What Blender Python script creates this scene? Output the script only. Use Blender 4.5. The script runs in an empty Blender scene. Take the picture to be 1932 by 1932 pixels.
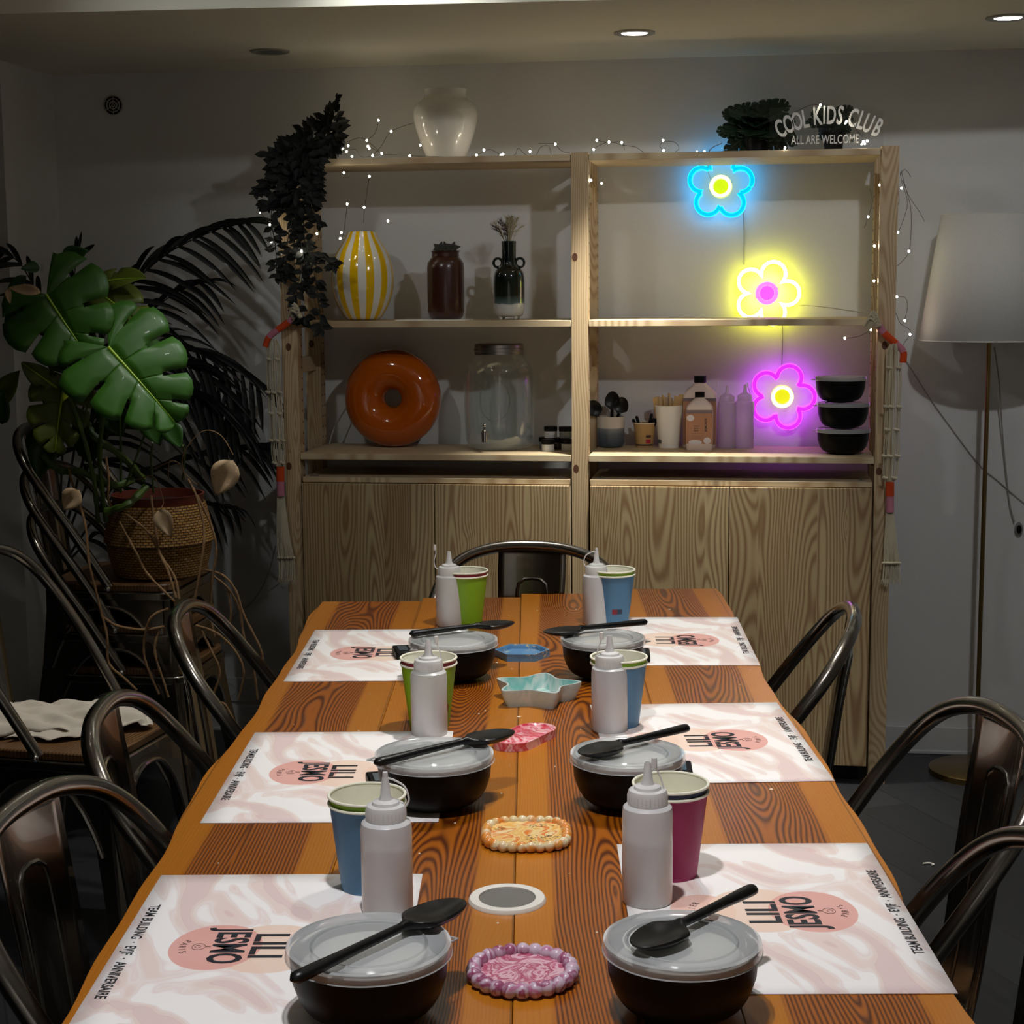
import bpy, math, random
from mathutils import Vector, Matrix, Euler
random.seed(7)
PI = math.pi
S = bpy.context.scene
COL = bpy.context.collection

# ---------------------------------------------------------------- camera
F = 3122.44; PITCH = 0.1371; ROLL = -0.0082; YAW = -0.1502
CAM = Vector((0.5354, -4.6941, 1.4275))
def cam_basis():
    fw = Vector((math.sin(YAW)*math.cos(PITCH), math.cos(YAW)*math.cos(PITCH), -math.sin(PITCH)))
    rt = Vector((math.cos(YAW), -math.sin(YAW), 0)); up = rt.cross(fw)
    return (rt*math.cos(ROLL)+up*math.sin(ROLL), up*math.cos(ROLL)-rt*math.sin(ROLL), fw)
RT, UP, FW = cam_basis()
cd = bpy.data.cameras.new('camera'); cam = bpy.data.objects.new('camera', cd); COL.objects.link(cam)
cd.sensor_width = 36; cd.lens = F/1932*36; cd.clip_start = 0.05; cd.clip_end = 50
cam.matrix_world = Matrix(((RT.x, UP.x, -FW.x, CAM.x), (RT.y, UP.y, -FW.y, CAM.y), (RT.z, UP.z, -FW.z, CAM.z), (0, 0, 0, 1)))
S.camera = cam
def ray(u, v): return FW*F + RT*(u-966) - UP*(v-966)
def Pz(u, v, z):
    d = ray(u, v); return CAM + d*((z-CAM.z)/d.z)
def Py(u, v, y):
    d = ray(u, v); return CAM + d*((y-CAM.y)/d.y)
def ppm(p): return F/((Vector(p)-CAM).dot(FW))      # photo pixels per metre at a point

# ---------------------------------------------------------------- world, exposure, room lights
S.view_settings.view_transform = 'Standard'; S.view_settings.look = 'None'
S.view_settings.exposure = 0.22; S.view_settings.gamma = 1.0; S.view_settings.use_curve_mapping = False
w = bpy.data.worlds.new('world'); S.world = w; w.use_nodes = True
w.node_tree.nodes['Background'].inputs[0].default_value = (0.75, 0.82, 1, 1)
w.node_tree.nodes['Background'].inputs[1].default_value = 0.01
CEIL = 2.083; HIGH = 2.5; WALL = 0.34
def spot(name, loc, target, power, size, blend=0.6, col=(1, 0.93, 0.82), r=0.04):
    l = bpy.data.lights.new(name, 'SPOT'); l.energy = power; l.spot_size = math.radians(size); l.spot_blend = blend
    l.color = col; l.shadow_soft_size = r
    o = bpy.data.objects.new(name, l); COL.objects.link(o); o.location = loc
    o.rotation_euler = (Vector(target)-Vector(loc)).to_track_quat('-Z', 'Y').to_euler()
    o['label'] = 'light of the recessed ceiling spot'; o['category'] = 'light'
    return o
L1 = Pz(1197, 61, CEIL); L2 = Pz(1902, 32, CEIL)
SPOTS = [  # x, y, ceiling height, target, power, cone, colour
    (L1.x, L1.y, CEIL, (L1.x, L1.y, 0), 130, 60, (1, 0.98, 0.90)),
    (L2.x, L2.y, CEIL, (L2.x, L2.y-0.25, 0), 20, 50, (1, 0.98, 0.92)),
    (-0.95, -1.95, HIGH, (0.03, 0.34, 1.25), 17, 70, (0.96, 0.98, 1)),
    (1.10, -2.30, HIGH, (0.95, 0.3, 1.2), 52, 96, (0.94, 0.97, 1)),  # added unseen spot, brightens the wall on the right
    (0.45, -2.0, HIGH, (0.42, -2.1, 0), 80, 74, (1, 0.97, 0.92)),
    (0.25, -3.4, HIGH, (0.32, -2.9, 0), 72, 90, (0.98, 0.97, 1)),
    (-0.86, -1.28, HIGH, (-0.90, -1.20, 0), 34, 52, (1, 0.97, 0.92)),
    (0.55, -5.3, HIGH, (0.55, -5.6, 0), 90, 120, (1, 0.96, 0.9)),  # added unseen spot, lights the front wall for reflections in the steel
    (-0.30, -0.86, HIGH, (-0.30, -0.82, 0), 34, 84, (0.98, 1, 1)),
]
for i, s in enumerate(SPOTS):
    spot('ceiling_spot_light', (s[0], s[1], s[2]-0.012), s[3], s[4], s[5], 0.8, s[6])

# ---------------------------------------------------------------- helpers
def srgb(r, g, b):
    f = lambda c: (c/255)/12.92 if c/255 <= 0.04045 else (((c/255)+0.055)/1.055)**2.4
    return (f(r), f(g), f(b), 1)
class N:
    """tiny node-graph helper"""
    def __init__(s, name):
        s.m = bpy.data.materials.new(name); s.m.use_nodes = True; s.t = s.m.node_tree; s.b = s.t.nodes['Principled BSDF']; s.out = s.t.nodes['Material Output']
    def n(s, typ, ins=None, **kw):
        nd = s.t.nodes.new(typ)
        for k, v in kw.items(): setattr(nd, k, v)
        for k, v in (ins or {}).items(): s.set(nd, k, v)
        return nd
    def set(s, nd, k, v):
        i = nd.inputs[k]
        if isinstance(v, bpy.types.NodeSocket): s.t.links.new(v, i)
        else: i.default_value = v
    def math(s, op, a, b=None, c=None):
        ins = {0: a}
        if b is not None: ins[1] = b
        if c is not None: ins[2] = c
        return s.n('ShaderNodeMath', ins, operation=op).outputs[0]
    def ramp(s, f, stops, interp='LINEAR'):
        r = s.n('ShaderNodeValToRGB', {0: f}); r.color_ramp.interpolation = interp
        e = r.color_ramp.elements
        while len(e) < len(stops): e.new(0.5)
        for el, (p, c) in zip(e, stops): el.position = p; el.color = c
        return r.outputs[0]
    def mix(s, f, a, b, mode='MIX'):
        m = s.n('ShaderNodeMix', data_type='RGBA', blend_type=mode)
        s.set(m, 0, f); s.set(m, 6, a); s.set(m, 7, b); return m.outputs[2]
    def coord(s): return s.n('ShaderNodeTexCoord').outputs['Object']
    def bump(s, h, strength=0.3, dist=0.002):
        b = s.n('ShaderNodeBump', {'Height': h, 'Strength': strength, 'Distance': dist}); s.set(s.b, 'Normal', b.outputs[0])
    def p(s, **kw):
        names = dict(color='Base Color', rough='Roughness', metal='Metallic', coat='Coat Weight', spec='Specular IOR Level', trans='Transmission Weight', emis='Emission Color', es='Emission Strength', sss='Subsurface Weight', sheen='Sheen Weight', ior='IOR', cr='Coat Roughness')
        for k, v in kw.items(): s.set(s.b, names[k], v)
        return s
def simple(name, col, rough=0.5, bump=0, bscale=80, var=0.0, **kw):
    g = N(name); c = g.coord(); col = tuple(col) if len(col) == 4 else tuple(col)+(1,)
    nz = g.n('ShaderNodeTexNoise', {'Vector': c, 'Scale': bscale, 'Detail': 3}).outputs[0]
    v = max(var, 0.04)
    g.p(color=g.mix(nz, tuple(x*(1-v) for x in col[:3])+(1,), tuple(min(1, x*(1+v)) for x in col[:3])+(1,)), rough=rough, **kw)
    if bump: g.bump(nz, bump)
    return g.m
def emit(name, col, strength):
    g = N(name); g.p(color=(0, 0, 0, 1), rough=1, emis=tuple(col)+(1,), es=strength); return g.m
def clear(name, tint=(0.97, 1, 0.98, 1), rough=0.02, base=0.0, gloss=1.0):
    """thin clear glass or plastic: see-through plus a fresnel reflection"""
    g = N(name); t = g.n('ShaderNodeBsdfTransparent', {0: tint}); gl = g.n('ShaderNodeBsdfGlossy', {'Color': (gloss, gloss, gloss, 1), 'Roughness': rough})
    lw = g.n('ShaderNodeLayerWeight', {'Blend': 0.35}).outputs['Facing']
    f = g.math('ADD', g.math('MULTIPLY', g.math('POWER', lw, 2.0), 0.8), 0.05)
    nz = g.n('ShaderNodeTexNoise', {'Vector': g.coord(), 'Scale': 9.0}).outputs[0]
    b = g.n('ShaderNodeBump', {'Height': nz, 'Strength': 0.2, 'Distance': 0.01}); g.set(gl, 'Normal', b.outputs[0])
    mx = g.n('ShaderNodeMixShader', {0: f, 1: t.outputs[0], 2: gl.outputs[0]})
    if base:
        d = g.n('ShaderNodeBsdfDiffuse', {0: (0.8, 0.8, 0.8, 1)})
        mx = g.n('ShaderNodeMixShader', {0: base, 1: mx.outputs[0], 2: d.outputs[0]})
    g.set(g.out, 'Surface', mx.outputs[0]); return g.m
def milky(name, col, transp, trl=0.35, rough=0.3):
    """milky translucent plastic"""
    g = N(name)
    nz = g.n('ShaderNodeTexNoise', {'Vector': g.coord(), 'Scale': 25.0}).outputs[0]
    cc = g.mix(nz, tuple(x*0.93 for x in col[:3])+(1,), col)
    d = g.n('ShaderNodeBsdfDiffuse', {0: cc}); tl = g.n('ShaderNodeBsdfTranslucent', {0: cc}); tp = g.n('ShaderNodeBsdfTransparent', {0: (1, 1, 1, 1)})
    gl = g.n('ShaderNodeBsdfGlossy', {'Color': (1, 1, 1, 1), 'Roughness': rough})
    a = g.n('ShaderNodeMixShader', {0: trl, 1: d.outputs[0], 2: tl.outputs[0]})
    a = g.n('ShaderNodeMixShader', {0: transp, 1: a.outputs[0], 2: tp.outputs[0]})
    fr = g.n('ShaderNodeFresnel', {'IOR': 1.45}).outputs[0]
    a = g.n('ShaderNodeMixShader', {0: fr, 1: a.outputs[0], 2: gl.outputs[0]})
    g.set(g.out, 'Surface', a.outputs[0]); return g.m

def wood(name, light, dark, w=0.09, long='Z', cross='X', freq=240, rough=0.55, sap=None, wob=0.09, coat=0, off=0.0, contrast=1.0, tone=0.25, knots=True, lon=0.75):
    """flat-sawn boards glued side by side: every stave has its own cathedral figure"""
    g = N(name); sep = g.n('ShaderNodeSeparateXYZ', {0: g.coord()})
    L = sep.outputs[long]; Cc = g.math('ADD', sep.outputs[cross], off)
    third = ({'X', 'Y', 'Z'}-{long, cross}).pop(); T = sep.outputs[third]
    idn = g.math('FLOOR', g.math('DIVIDE', Cc, w))
    info = g.n('ShaderNodeObjectInfo').outputs['Random']
    seed = g.n('ShaderNodeCombineXYZ', {0: idn, 1: g.math('MULTIPLY', info, 37.0)})
    wn = g.n('ShaderNodeTexWhiteNoise', {0: seed.outputs[0]}, noise_dimensions='3D'); rnd = wn.outputs['Value']
    r2 = g.n('ShaderNodeSeparateColor', {0: wn.outputs['Color']})
    c0 = g.math('SUBTRACT', Cc, g.math('MULTIPLY', g.math('ADD', idn, 0.5), w))
    cl = g.math('ADD', c0, g.math('MULTIPLY', g.math('SUBTRACT', r2.outputs[1], 0.5), w*(0.9 if sap is None else 0.25)))
    Lo = g.math('ADD', L, g.math('MULTIPLY', rnd, 23.0))
    wv = g.n('ShaderNodeCombineXYZ', {0: g.math('MULTIPLY', cl, 3.0), 1: g.math('MULTIPLY', Lo, lon), 2: g.math('MULTIPLY', rnd, 9.0)})
    wo = g.math('SUBTRACT', g.n('ShaderNodeTexNoise', {'Vector': wv.outputs[0], 'Scale': 1.6, 'Detail': 1.5}).outputs[0], 0.5)
    fv = g.n('ShaderNodeCombineXYZ', {0: g.math('MULTIPLY', cl, 40.0), 1: g.math('MULTIPLY', Lo, 3.5), 2: rnd})
    fo = g.math('SUBTRACT', g.n('ShaderNodeTexNoise', {'Vector': fv.outputs[0], 'Scale': 1.0, 'Detail': 2.0}).outputs[0], 0.5)
    d = g.math('ADD', 0.02, g.math('MULTIPLY', wo, wob*3))
    r = g.math('SQRT', g.math('ADD', g.math('MULTIPLY', cl, cl), g.math('MULTIPLY', d, d)))
    if knots:
        vv = g.n('ShaderNodeCombineXYZ', {0: g.math('MULTIPLY', Cc, 1.0), 1: g.math('MULTIPLY', Lo, 0.45), 2: 0.0})
        vo = g.n('ShaderNodeTexVoronoi', {'Vector': vv.outputs[0], 'Scale': 5.5}); kd = vo.outputs['Distance']
        kf = g.math('POWER', g.math('MAXIMUM', g.math('SUBTRACT', 1.0, g.math('MULTIPLY', kd, 5.0)), 0.0), 2.0)
        r = g.math('ADD', r, g.math('MULTIPLY', kf, 0.03))
    ring = g.math('SINE', g.math('MULTIPLY', g.math('ADD', r, g.math('MULTIPLY', fo, 0.004)), freq*2*PI/6.283*6.283))
    ring = g.math('POWER', g.math('ADD', g.math('MULTIPLY', ring, 0.5), 0.5), 1.5)
    amp = contrast
    if sap is not None:
        edge = g.math('ABSOLUTE', g.math('ADD', c0, g.math('MULTIPLY', wo, 0.03)))
        em = g.math('SMOOTHSTEP', edge, w*0.27, w*0.31) if False else g.n('ShaderNodeMapRange', {0: edge, 1: w*0.28, 2: w*0.32, 3: 1.0, 4: 0.22}, interpolation_type='SMOOTHSTEP').outputs[0]
        ring = g.math('MULTIPLY', ring, em)
    rc = g.math('MULTIPLY', ring, amp)
    fib = g.n('ShaderNodeTexNoise', {'Vector': g.n('ShaderNodeCombineXYZ', {0: g.math('MULTIPLY', Cc, 500.0), 1: g.math('MULTIPLY', L, 9.0), 2: g.math('MULTIPLY', T, 200.0)}).outputs[0], 'Scale': 1.0, 'Detail': 2}).outputs[0]
    col = g.mix(rc, light, dark)
    if sap is not None:
        col = g.mix(g.n('ShaderNodeMapRange', {0: edge, 1: w*0.28, 2: w*0.32, 3: 0.0, 4: 0.75}, interpolation_type='SMOOTHSTEP').outputs[0], g.mix(0.25, col, dark), g.mix(g.math('MULTIPLY', ring, 1.0), sap, light))
    col = g.mix(g.math('MULTIPLY', r2.outputs[2], tone), col, dark)
    col = g.mix(g.math('MULTIPLY', fib, 0.35), col, g.mix(0.55, col, dark))
    if knots: col = g.mix(g.n('ShaderNodeMapRange', {0: kd, 1: 0.035, 2: 0.06, 3: 0.85, 4: 0.0}).outputs[0], col, tuple(x*0.25 for x in dark[:3])+(1,))
    # hairline between staves
    el = g.math('SUBTRACT', w/2, g.math('ABSOLUTE', c0))
    if sap is not None:
        col = g.mix(g.n('ShaderNodeMapRange', {0: el, 1: 0.0004, 2: 0.0014, 3: 0.6, 4: 0.0}).outputs[0], col, tuple(x*0.12 for x in dark[:3])+(1,))
    g.p(color=col, rough=rough, coat=coat, cr=0.18)
    g.bump(g.math('ADD', g.math('MULTIPLY', fib, 0.6), ring), 0.12 if sap is None else 0.35, 0.001)
    return g.m

class MB:
    def __init__(s): s.v = []; s.f = []; s.m = []
    def add(s, vs, fs, mi=0):
        b = len(s.v); s.v += [tuple(v) for v in vs]; s.f += [tuple(i+b for i in f) for f in fs]; s.m += [mi]*len(fs); return s
    def box(s, x0, x1, y0, y1, z0, z1, mi=0):
        return s.add([(x0, y0, z0), (x1, y0, z0), (x1, y1, z0), (x0, y1, z0), (x0, y0, z1), (x1, y0, z1), (x1, y1, z1), (x0, y1, z1)],
                     [(0, 3, 2, 1), (4, 5, 6, 7), (0, 1, 5, 4), (1, 2, 6, 5), (2, 3, 7, 6), (3, 0, 4, 7)], mi)
    def lathe(s, prof, seg=40, c=(0, 0, 0), mi=0, ell=1.0, mis=None):
        b = len(s.v); n = len(prof)
        for r, z in prof:
            for k in range(seg):
                a = 2*PI*k/seg; s.v.append((c[0]+r*math.cos(a), c[1]+r*ell*math.sin(a), c[2]+z))
        for i in range(n-1):
            for k in range(seg):
                k2 = (k+1) % seg; s.f.append((b+i*seg+k, b+i*seg+k2, b+(i+1)*seg+k2, b+(i+1)*seg+k)); s.m.append(mi if mis is None else mis[i])
        return s
    def tube(s, pts, r, seg=8, mi=0, closed=False, cap=True, flat=1.0):
        pts = [Vector(p) for p in pts]; n = len(pts); b = len(s.v)
        rs = r if isinstance(r, (list, tuple)) else [r]*n
        nrm = None
        for i, p in enumerate(pts):
            if closed: t = pts[(i+1) % n]-pts[i-1]
            else: t = pts[min(i+1, n-1)]-pts[max(i-1, 0)]
            t = t.normalized() if t.length > 1e-9 else Vector((0, 0, 1))
            if nrm is None:
                a = Vector((0, 0, 1)) if abs(t.z) < 0.9 else Vector((0, 1, 0)); nrm = (a-t*a.dot(t)).normalized()
            else:
                nrm = nrm-t*nrm.dot(t); nrm = nrm.normalized() if nrm.length > 1e-6 else t.orthogonal().normalized()
            bn = t.cross(nrm)
            for k in range(seg):
                a = 2*PI*k/seg; s.v.append(tuple(p+nrm*(rs[i]*math.cos(a)*flat)+bn*(rs[i]*math.sin(a))))
        m = n if closed else n-1
        for i in range(m):
            j = (i+1) % n
            for k in range(seg):
                k2 = (k+1) % seg; s.f.append((b+i*seg+k, b+i*seg+k2, b+j*seg+k2, b+j*seg+k)); s.m.append(mi)
        if cap and not closed:
            s.f.append(tuple(b+k for k in range(seg))[::-1]); s.f.append(tuple(b+(n-1)*seg+k for k in range(seg))); s.m += [mi, mi]
        return s
    def prism(s, poly, z0, z1, mi=0):
        n = len(poly); b = [(x, y, z0) for x, y in poly]+[(x, y, z1) for x, y in poly]
        return s.add(b, [tuple(range(n))[::-1], tuple(range(n, 2*n))]+[(i, (i+1) % n, n+(i+1) % n, n+i) for i in range(n)], mi)
    def sphere(s, c, r, seg=12, rings=8, mi=0, sx=1, sy=1, sz=1):
        b = len(s.v)
        for i in range(rings+1):
            a = PI*i/rings
            for k in range(seg):
                q = 2*PI*k/seg; s.v.append((c[0]+r*sx*math.sin(a)*math.cos(q), c[1]+r*sy*math.sin(a)*math.sin(q), c[2]-r*sz*math.cos(a)))
        for i in range(rings):
            for k in range(seg):
                k2 = (k+1) % seg; s.f.append((b+i*seg+k, b+i*seg+k2, b+(i+1)*seg+k2, b+(i+1)*seg+k)); s.m.append(mi)
        return s
    def xf(s, M):
        s.v = [tuple(M @ Vector(v)) for v in s.v]; return s
def obj(name, mb, mats, parent=None, loc=(0, 0, 0), rot=(0, 0, 0), smooth=True, bevel=0, sub=0, solid=0, angle=40, label=None, fixn=True):
    me = bpy.data.meshes.new(name); me.from_pydata(mb.v, [], mb.f)
    mats = mats if isinstance(mats, (list, tuple)) else [mats]
    for m in mats: me.materials.append(m)
    for p, mi in zip(me.polygons, mb.m): p.material_index = mi; p.use_smooth = smooth
    me.validate(); me.update()
    if fixn:
        import bmesh; bm = bmesh.new(); bm.from_mesh(me); bmesh.ops.recalc_face_normals(bm, faces=bm.faces); bm.to_mesh(me); bm.free()
    if smooth: me.set_sharp_from_angle(angle=math.radians(angle))
    o = bpy.data.objects.new(name, me); COL.objects.link(o); o.location = loc; o.rotation_euler = rot
    if parent: o.parent = parent
    if bevel:
        b = o.modifiers.new('bevel', 'BEVEL'); b.width = bevel; b.segments = 2; b.limit_method = 'ANGLE'; b.harden_normals = False
    if solid:
        b = o.modifiers.new('solid', 'SOLIDIFY'); b.thickness = solid; b.offset = 0
    if sub:
        b = o.modifiers.new('sub', 'SUBSURF'); b.levels = sub; b.render_levels = sub
    if label: o['label'] = label
    return o
def tag(o, label, cat, group=None, kind=None):
    if label: o['label'] = label
    if cat: o['category'] = cat
    if group: o['group'] = group
    if kind: o['kind'] = kind
    return o
def thing(name, label, cat, loc=(0, 0, 0), rz=0.0, group=None, rot=None):
    o = bpy.data.objects.new(name, None); COL.objects.link(o); o.empty_display_size = 0.05
    o.location = loc; o.rotation_euler = rot if rot else (0, 0, rz)
    return tag(o, label, cat, group)
def struct(name, mb, m, **kw):
    o = obj(name, mb, m, **kw); o['kind'] = 'structure'; return o
def dup(root, loc, rot, label, group=None):
    r = root.copy(); COL.objects.link(r); r.location = loc; r.rotation_euler = rot; r['label'] = label
    if group: r['group'] = group
    for ch in list(root.children):
        c = ch.copy(); COL.objects.link(c); c.parent = r
        for g in list(ch.children):
            d = g.copy(); COL.objects.link(d); d.parent = c
    return r
def crom(pts, k=6, closed=False):
    pts = [Vector(p) for p in pts]; n = len(pts); out = []
    rng = range(n if closed else n-1)
    for i in rng:
        p0 = pts[(i-1) % n] if closed or i > 0 else pts[0]; p1 = pts[i]; p2 = pts[(i+1) % n]; p3 = pts[(i+2) % n] if closed or i+2 < n else pts[-1]
        for j in range(k):
            t = j/k
            out.append(0.5*((2*p1)+(p2-p0)*t+(2*p0-5*p1+4*p2-p3)*t*t+(3*p1-p0-3*p2+p3)*t*t*t))
    if not closed: out.append(pts[-1])
    return out
def text_mb(body, size, extrude=0.0003, sx=1.0, bold=0.0, align='CENTER'):
    cu = bpy.data.curves.new('t', 'FONT'); cu.body = body; cu.size = size; cu.extrude = extrude; cu.align_x = align; cu.align_y = 'CENTER'; cu.offset = bold; cu.resolution_u = 3
    o = bpy.data.objects.new('t', cu); COL.objects.link(o)
    dg = bpy.context.evaluated_depsgraph_get(); me = bpy.data.meshes.new_from_object(o.evaluated_get(dg))
    mb = MB(); mb.add([(v.co.x*sx, v.co.y, v.co.z+extrude) for v in me.vertices], [tuple(p.vertices) for p in me.polygons])
    bpy.data.objects.remove(o); bpy.data.curves.remove(cu); bpy.data.meshes.remove(me)
    return mb
def merge(mbs):
    o = MB()
    for m in mbs:
        b = len(o.v); o.v += m.v; o.f += [tuple(i+b for i in f) for f in m.f]; o.m += m.m
    return o

# ---------------------------------------------------------------- shared materials
M = {}
M['wall'] = simple('wall_paint', srgb(214, 214, 212), 0.85, 0.12, 260, 0.02)
M['ceil'] = simple('ceiling_paint', srgb(228, 226, 210), 0.9, 0.05, 200, 0.02)
M['trimw'] = simple('white_gloss_paint', srgb(205, 206, 206), 0.35, 0, 60)
M['pine'] = wood('pine_vertical', srgb(206, 184, 146), srgb(150, 112, 70), w=0.2, long='Z', cross='X', freq=150, tone=0.1, contrast=0.6)
M['pine_h'] = wood('pine_horizontal', srgb(212, 194, 158), srgb(150, 114, 74), w=0.11, long='X', cross='Y', freq=170, tone=0.15, contrast=0.6)
M['door'] = wood('pine_door', srgb(196, 176, 132), srgb(118, 76, 42), w=0.082, long='Z', cross='X', freq=120, tone=0.42, contrast=0.7, wob=0.075)
M['table'] = wood('varnished_planks', srgb(194, 108, 14), srgb(74, 28, 4), w=0.21, long='Y', cross='X', freq=225, rough=0.34, sap=srgb(200, 126, 20), coat=0.35, tone=0.2, contrast=0.95, wob=0.10)
M['black'] = simple('matt_black_plastic', (0.005, 0.005, 0.005), 0.42, spec=0.12)
M['blackm'] = simple('black_silicone', (0.005, 0.005, 0.005), 0.33, spec=0.35)
M['hole'] = simple('dark_hole', (0.004, 0.003, 0.002), 1.0)
M['steel'] = simple('gunmetal', (0.24, 0.22, 0.19), 0.24, 0, 30, 0.2, metal=1.0, coat=0.6)
M['chrome'] = simple('chrome', (0.7, 0.7, 0.7), 0.12, metal=1.0)
M['tin'] = simple('brushed_tin', (0.42, 0.40, 0.37), 0.3, metal=1.0)
M['brass'] = simple('antique_brass', (0.28, 0.19, 0.07), 0.3, metal=1.0)
M['seatwood'] = wood('seat_wood', srgb(124, 90, 54), srgb(80, 52, 28), w=0.5, long='X', cross='Y', freq=120, tone=0.1, rough=0.4, knots=False)
M['white'] = simple('white_ceramic', srgb(215, 213, 206), 0.18, coat=0.5)
M['paper'] = simple('white_paper', srgb(238, 234, 224), 0.7)
M['cord'] = simple('cotton_cord', srgb(196, 186, 160), 0.9, 0.6, 500, 0.15)
M['pinkyarn'] = simple('pink_yarn', srgb(190, 120, 140), 0.9, 0.5, 400)
M['orangeyarn'] = simple('orange_yarn', srgb(206, 70, 16), 0.9, 0.5, 400)
M['wire'] = simple('fairy_wire', (0.03, 0.027, 0.018), 0.4, metal=0.6)
M['led'] = emit('fairy_led', (1, 0.92, 0.74), 60)
M['cable'] = simple('pale_cable', srgb(150, 148, 140), 0.5)
# ================================================================ room shell
def floor_mat():
    g = N('dark_grey_planks'); c = g.coord()
    mp = g.n('ShaderNodeMapping', {0: c, 2: (0, 0, math.radians(62))})
    br = g.n('ShaderNodeTexBrick', {'Vector': mp.outputs[0], 'Color1': (0.008, 0.0085, 0.0095, 1), 'Color2': (0.020, 0.0205, 0.023, 1), 'Mortar': (0.0015, 0.0015, 0.0015, 1), 'Scale': 1.0, 'Mortar Size': 0.0025, 'Brick Width': 1.2, 'Row Height': 0.15})
    mp2 = g.n('ShaderNodeMapping', {0: mp.outputs[0], 3: (3, 60, 1)})
    nz = g.n('ShaderNodeTexNoise', {'Vector': mp2.outputs[0], 'Scale': 2.0, 'Detail': 5}).outputs[0]
    g.p(color=g.mix(nz, br.outputs[0], (0.045, 0.046, 0.048, 1), 'MIX') if False else g.mix(g.math('MULTIPLY', nz, 0.5), br.outputs[0], (0.04, 0.04, 0.043, 1)), rough=0.45)
    g.bump(nz, 0.15); return g.m
M['floor'] = floor_mat()
XL = -1.665; XR = 2.3; YB = -6.2
struct('floor', MB().box(XL-0.9, XR, YB, WALL+0.1, -0.1, 0), M['floor'], smooth=False)
struct('wall_back', MB().box(XL, XR, WALL, WALL+0.1, 0, CEIL+0.6), M['wall'], smooth=False)
struct('wall_left', MB().box(XL-0.15, XL, -0.03, WALL, 0, CEIL), M['wall'], smooth=False)
struct('wall_right', MB().box(XR, XR+0.1, YB, WALL+0.1, 0, HIGH), M['wall'], smooth=False)
struct('wall_front', MB().box(XL-0.9, XR, YB-0.1, YB, 0, HIGH), M['wall'], smooth=False)
M['blackwall'] = simple('black_wall_paint', (0.006, 0.006, 0.007), 0.7)
struct('wall_side_black', MB().box(XL-0.9, XL-0.8, YB, -0.05, 0, HIGH).box(XL-0.9, XL-0.149, -0.06, -0.0, 0, HIGH), M['blackwall'], smooth=False)
# lowered ceiling above the shelves, then the higher ceiling of the room
a0 = Pz(0, 26, CEIL); a1 = Pz(1150, 0, CEIL); sl = (a1.y-a0.y)/(a1.x-a0.x)
yl = a0.y+sl*(XL-0.9-a0.x); yr = a0.y+sl*(XR-a0.x)
mb = MB().prism([(XL-0.9, yl), (XR, yr), (XR, WALL+0.1), (XL-0.9, WALL+0.1)], CEIL, HIGH+0.1)
struct('ceiling_lowered', mb, M['ceil'], smooth=False)
struct('ceiling', MB().box(XL-0.9, XR, YB, yl+0.2, HIGH, HIGH+0.1), M['ceil'], smooth=False)
struct('baseboard_back', MB().box(XL, XR, WALL-0.014, WALL, 0, 0.085).box(XL, XR, WALL-0.018, WALL, 0, 0.012), M['trimw'], smooth=False, bevel=0.003)
# recessed ceiling spots, including the added unseen ones
M['lampon'] = emit('spot_glass_lit', (1, 0.97, 0.9), 12)
M['lampoff'] = simple('spot_glass_unlit', (0.05, 0.05, 0.05), 0.2)
SPL = ['lit recessed ceiling spot above the wooden shelves', 'lit recessed ceiling spot above the floor lamp', 'lit recessed ceiling spot left of the table, aimed at the shelves', 'added unseen ceiling spot right of the table, brightening the right wall',
       'lit recessed ceiling spot over the middle of the table', 'lit recessed ceiling spot over the near end of the table', 'lit recessed ceiling spot over the chair with the linen cloth', 'added unseen ceiling spot behind the camera, giving reflections',
       'lit recessed ceiling spot close to the edge of the lowered ceiling']
def ceiling_spot(x, y, z, on, label):
    t = thing('recessed_spot', label, 'ceiling light', (x, y, z), 0, 'recessed ceiling spots')
    obj('trim_ring', MB().lathe([(0.055, 0), (0.055, -0.004), (0.046, -0.006), (0.036, -0.003), (0.034, 0.0)], 32), M['tin'], t)
    obj('lamp_glass', MB().lathe([(0.0001, -0.003), (0.034, -0.003), (0.034, 0.0)], 24), M['lampon'] if on else M['lampoff'], t)
for s, lb in zip(SPOTS, SPL): ceiling_spot(s[0], s[1], s[2], True, lb)
p = Pz(510, 96, CEIL); ceiling_spot(p.x, p.y, CEIL, False, 'unlit recessed ceiling spot at the left, above the hanging vine')
# round vent on the wall
p = Py(215, 199, WALL)
t = thing('wall_vent', 'small round dark vent grille high on the back wall', 'vent', (p.x, WALL, p.z))
obj('vent_disc', MB().lathe([(0.0001, 0), (0.030, 0), (0.030, -0.004), (0.0301, -0.006)], 32).xf(Matrix.Rotation(-PI/2, 4, 'X')), M['hole'], t, loc=(0, -0.003, 0))
g = MB()
for r in (0.0295, 0.0205, 0.0115, 0.004): g.lathe([(r-0.0012, 0), (r-0.0012, 0.003), (r+0.0012, 0.003), (r+0.0012, 0)], 32)
for k in range(6):
    a = k*PI/3+0.5; g.tube([(0.004*math.cos(a), 0.004*math.sin(a), 0.0015), (0.029*math.cos(a), 0.029*math.sin(a), 0.0015)], 0.0011, 4)
obj('vent_grille', g.xf(Matrix.Rotation(PI/2, 4, 'X')), simple('vent_grey', srgb(190, 188, 182), 0.6), t, loc=(0, -0.005, 0))
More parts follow.
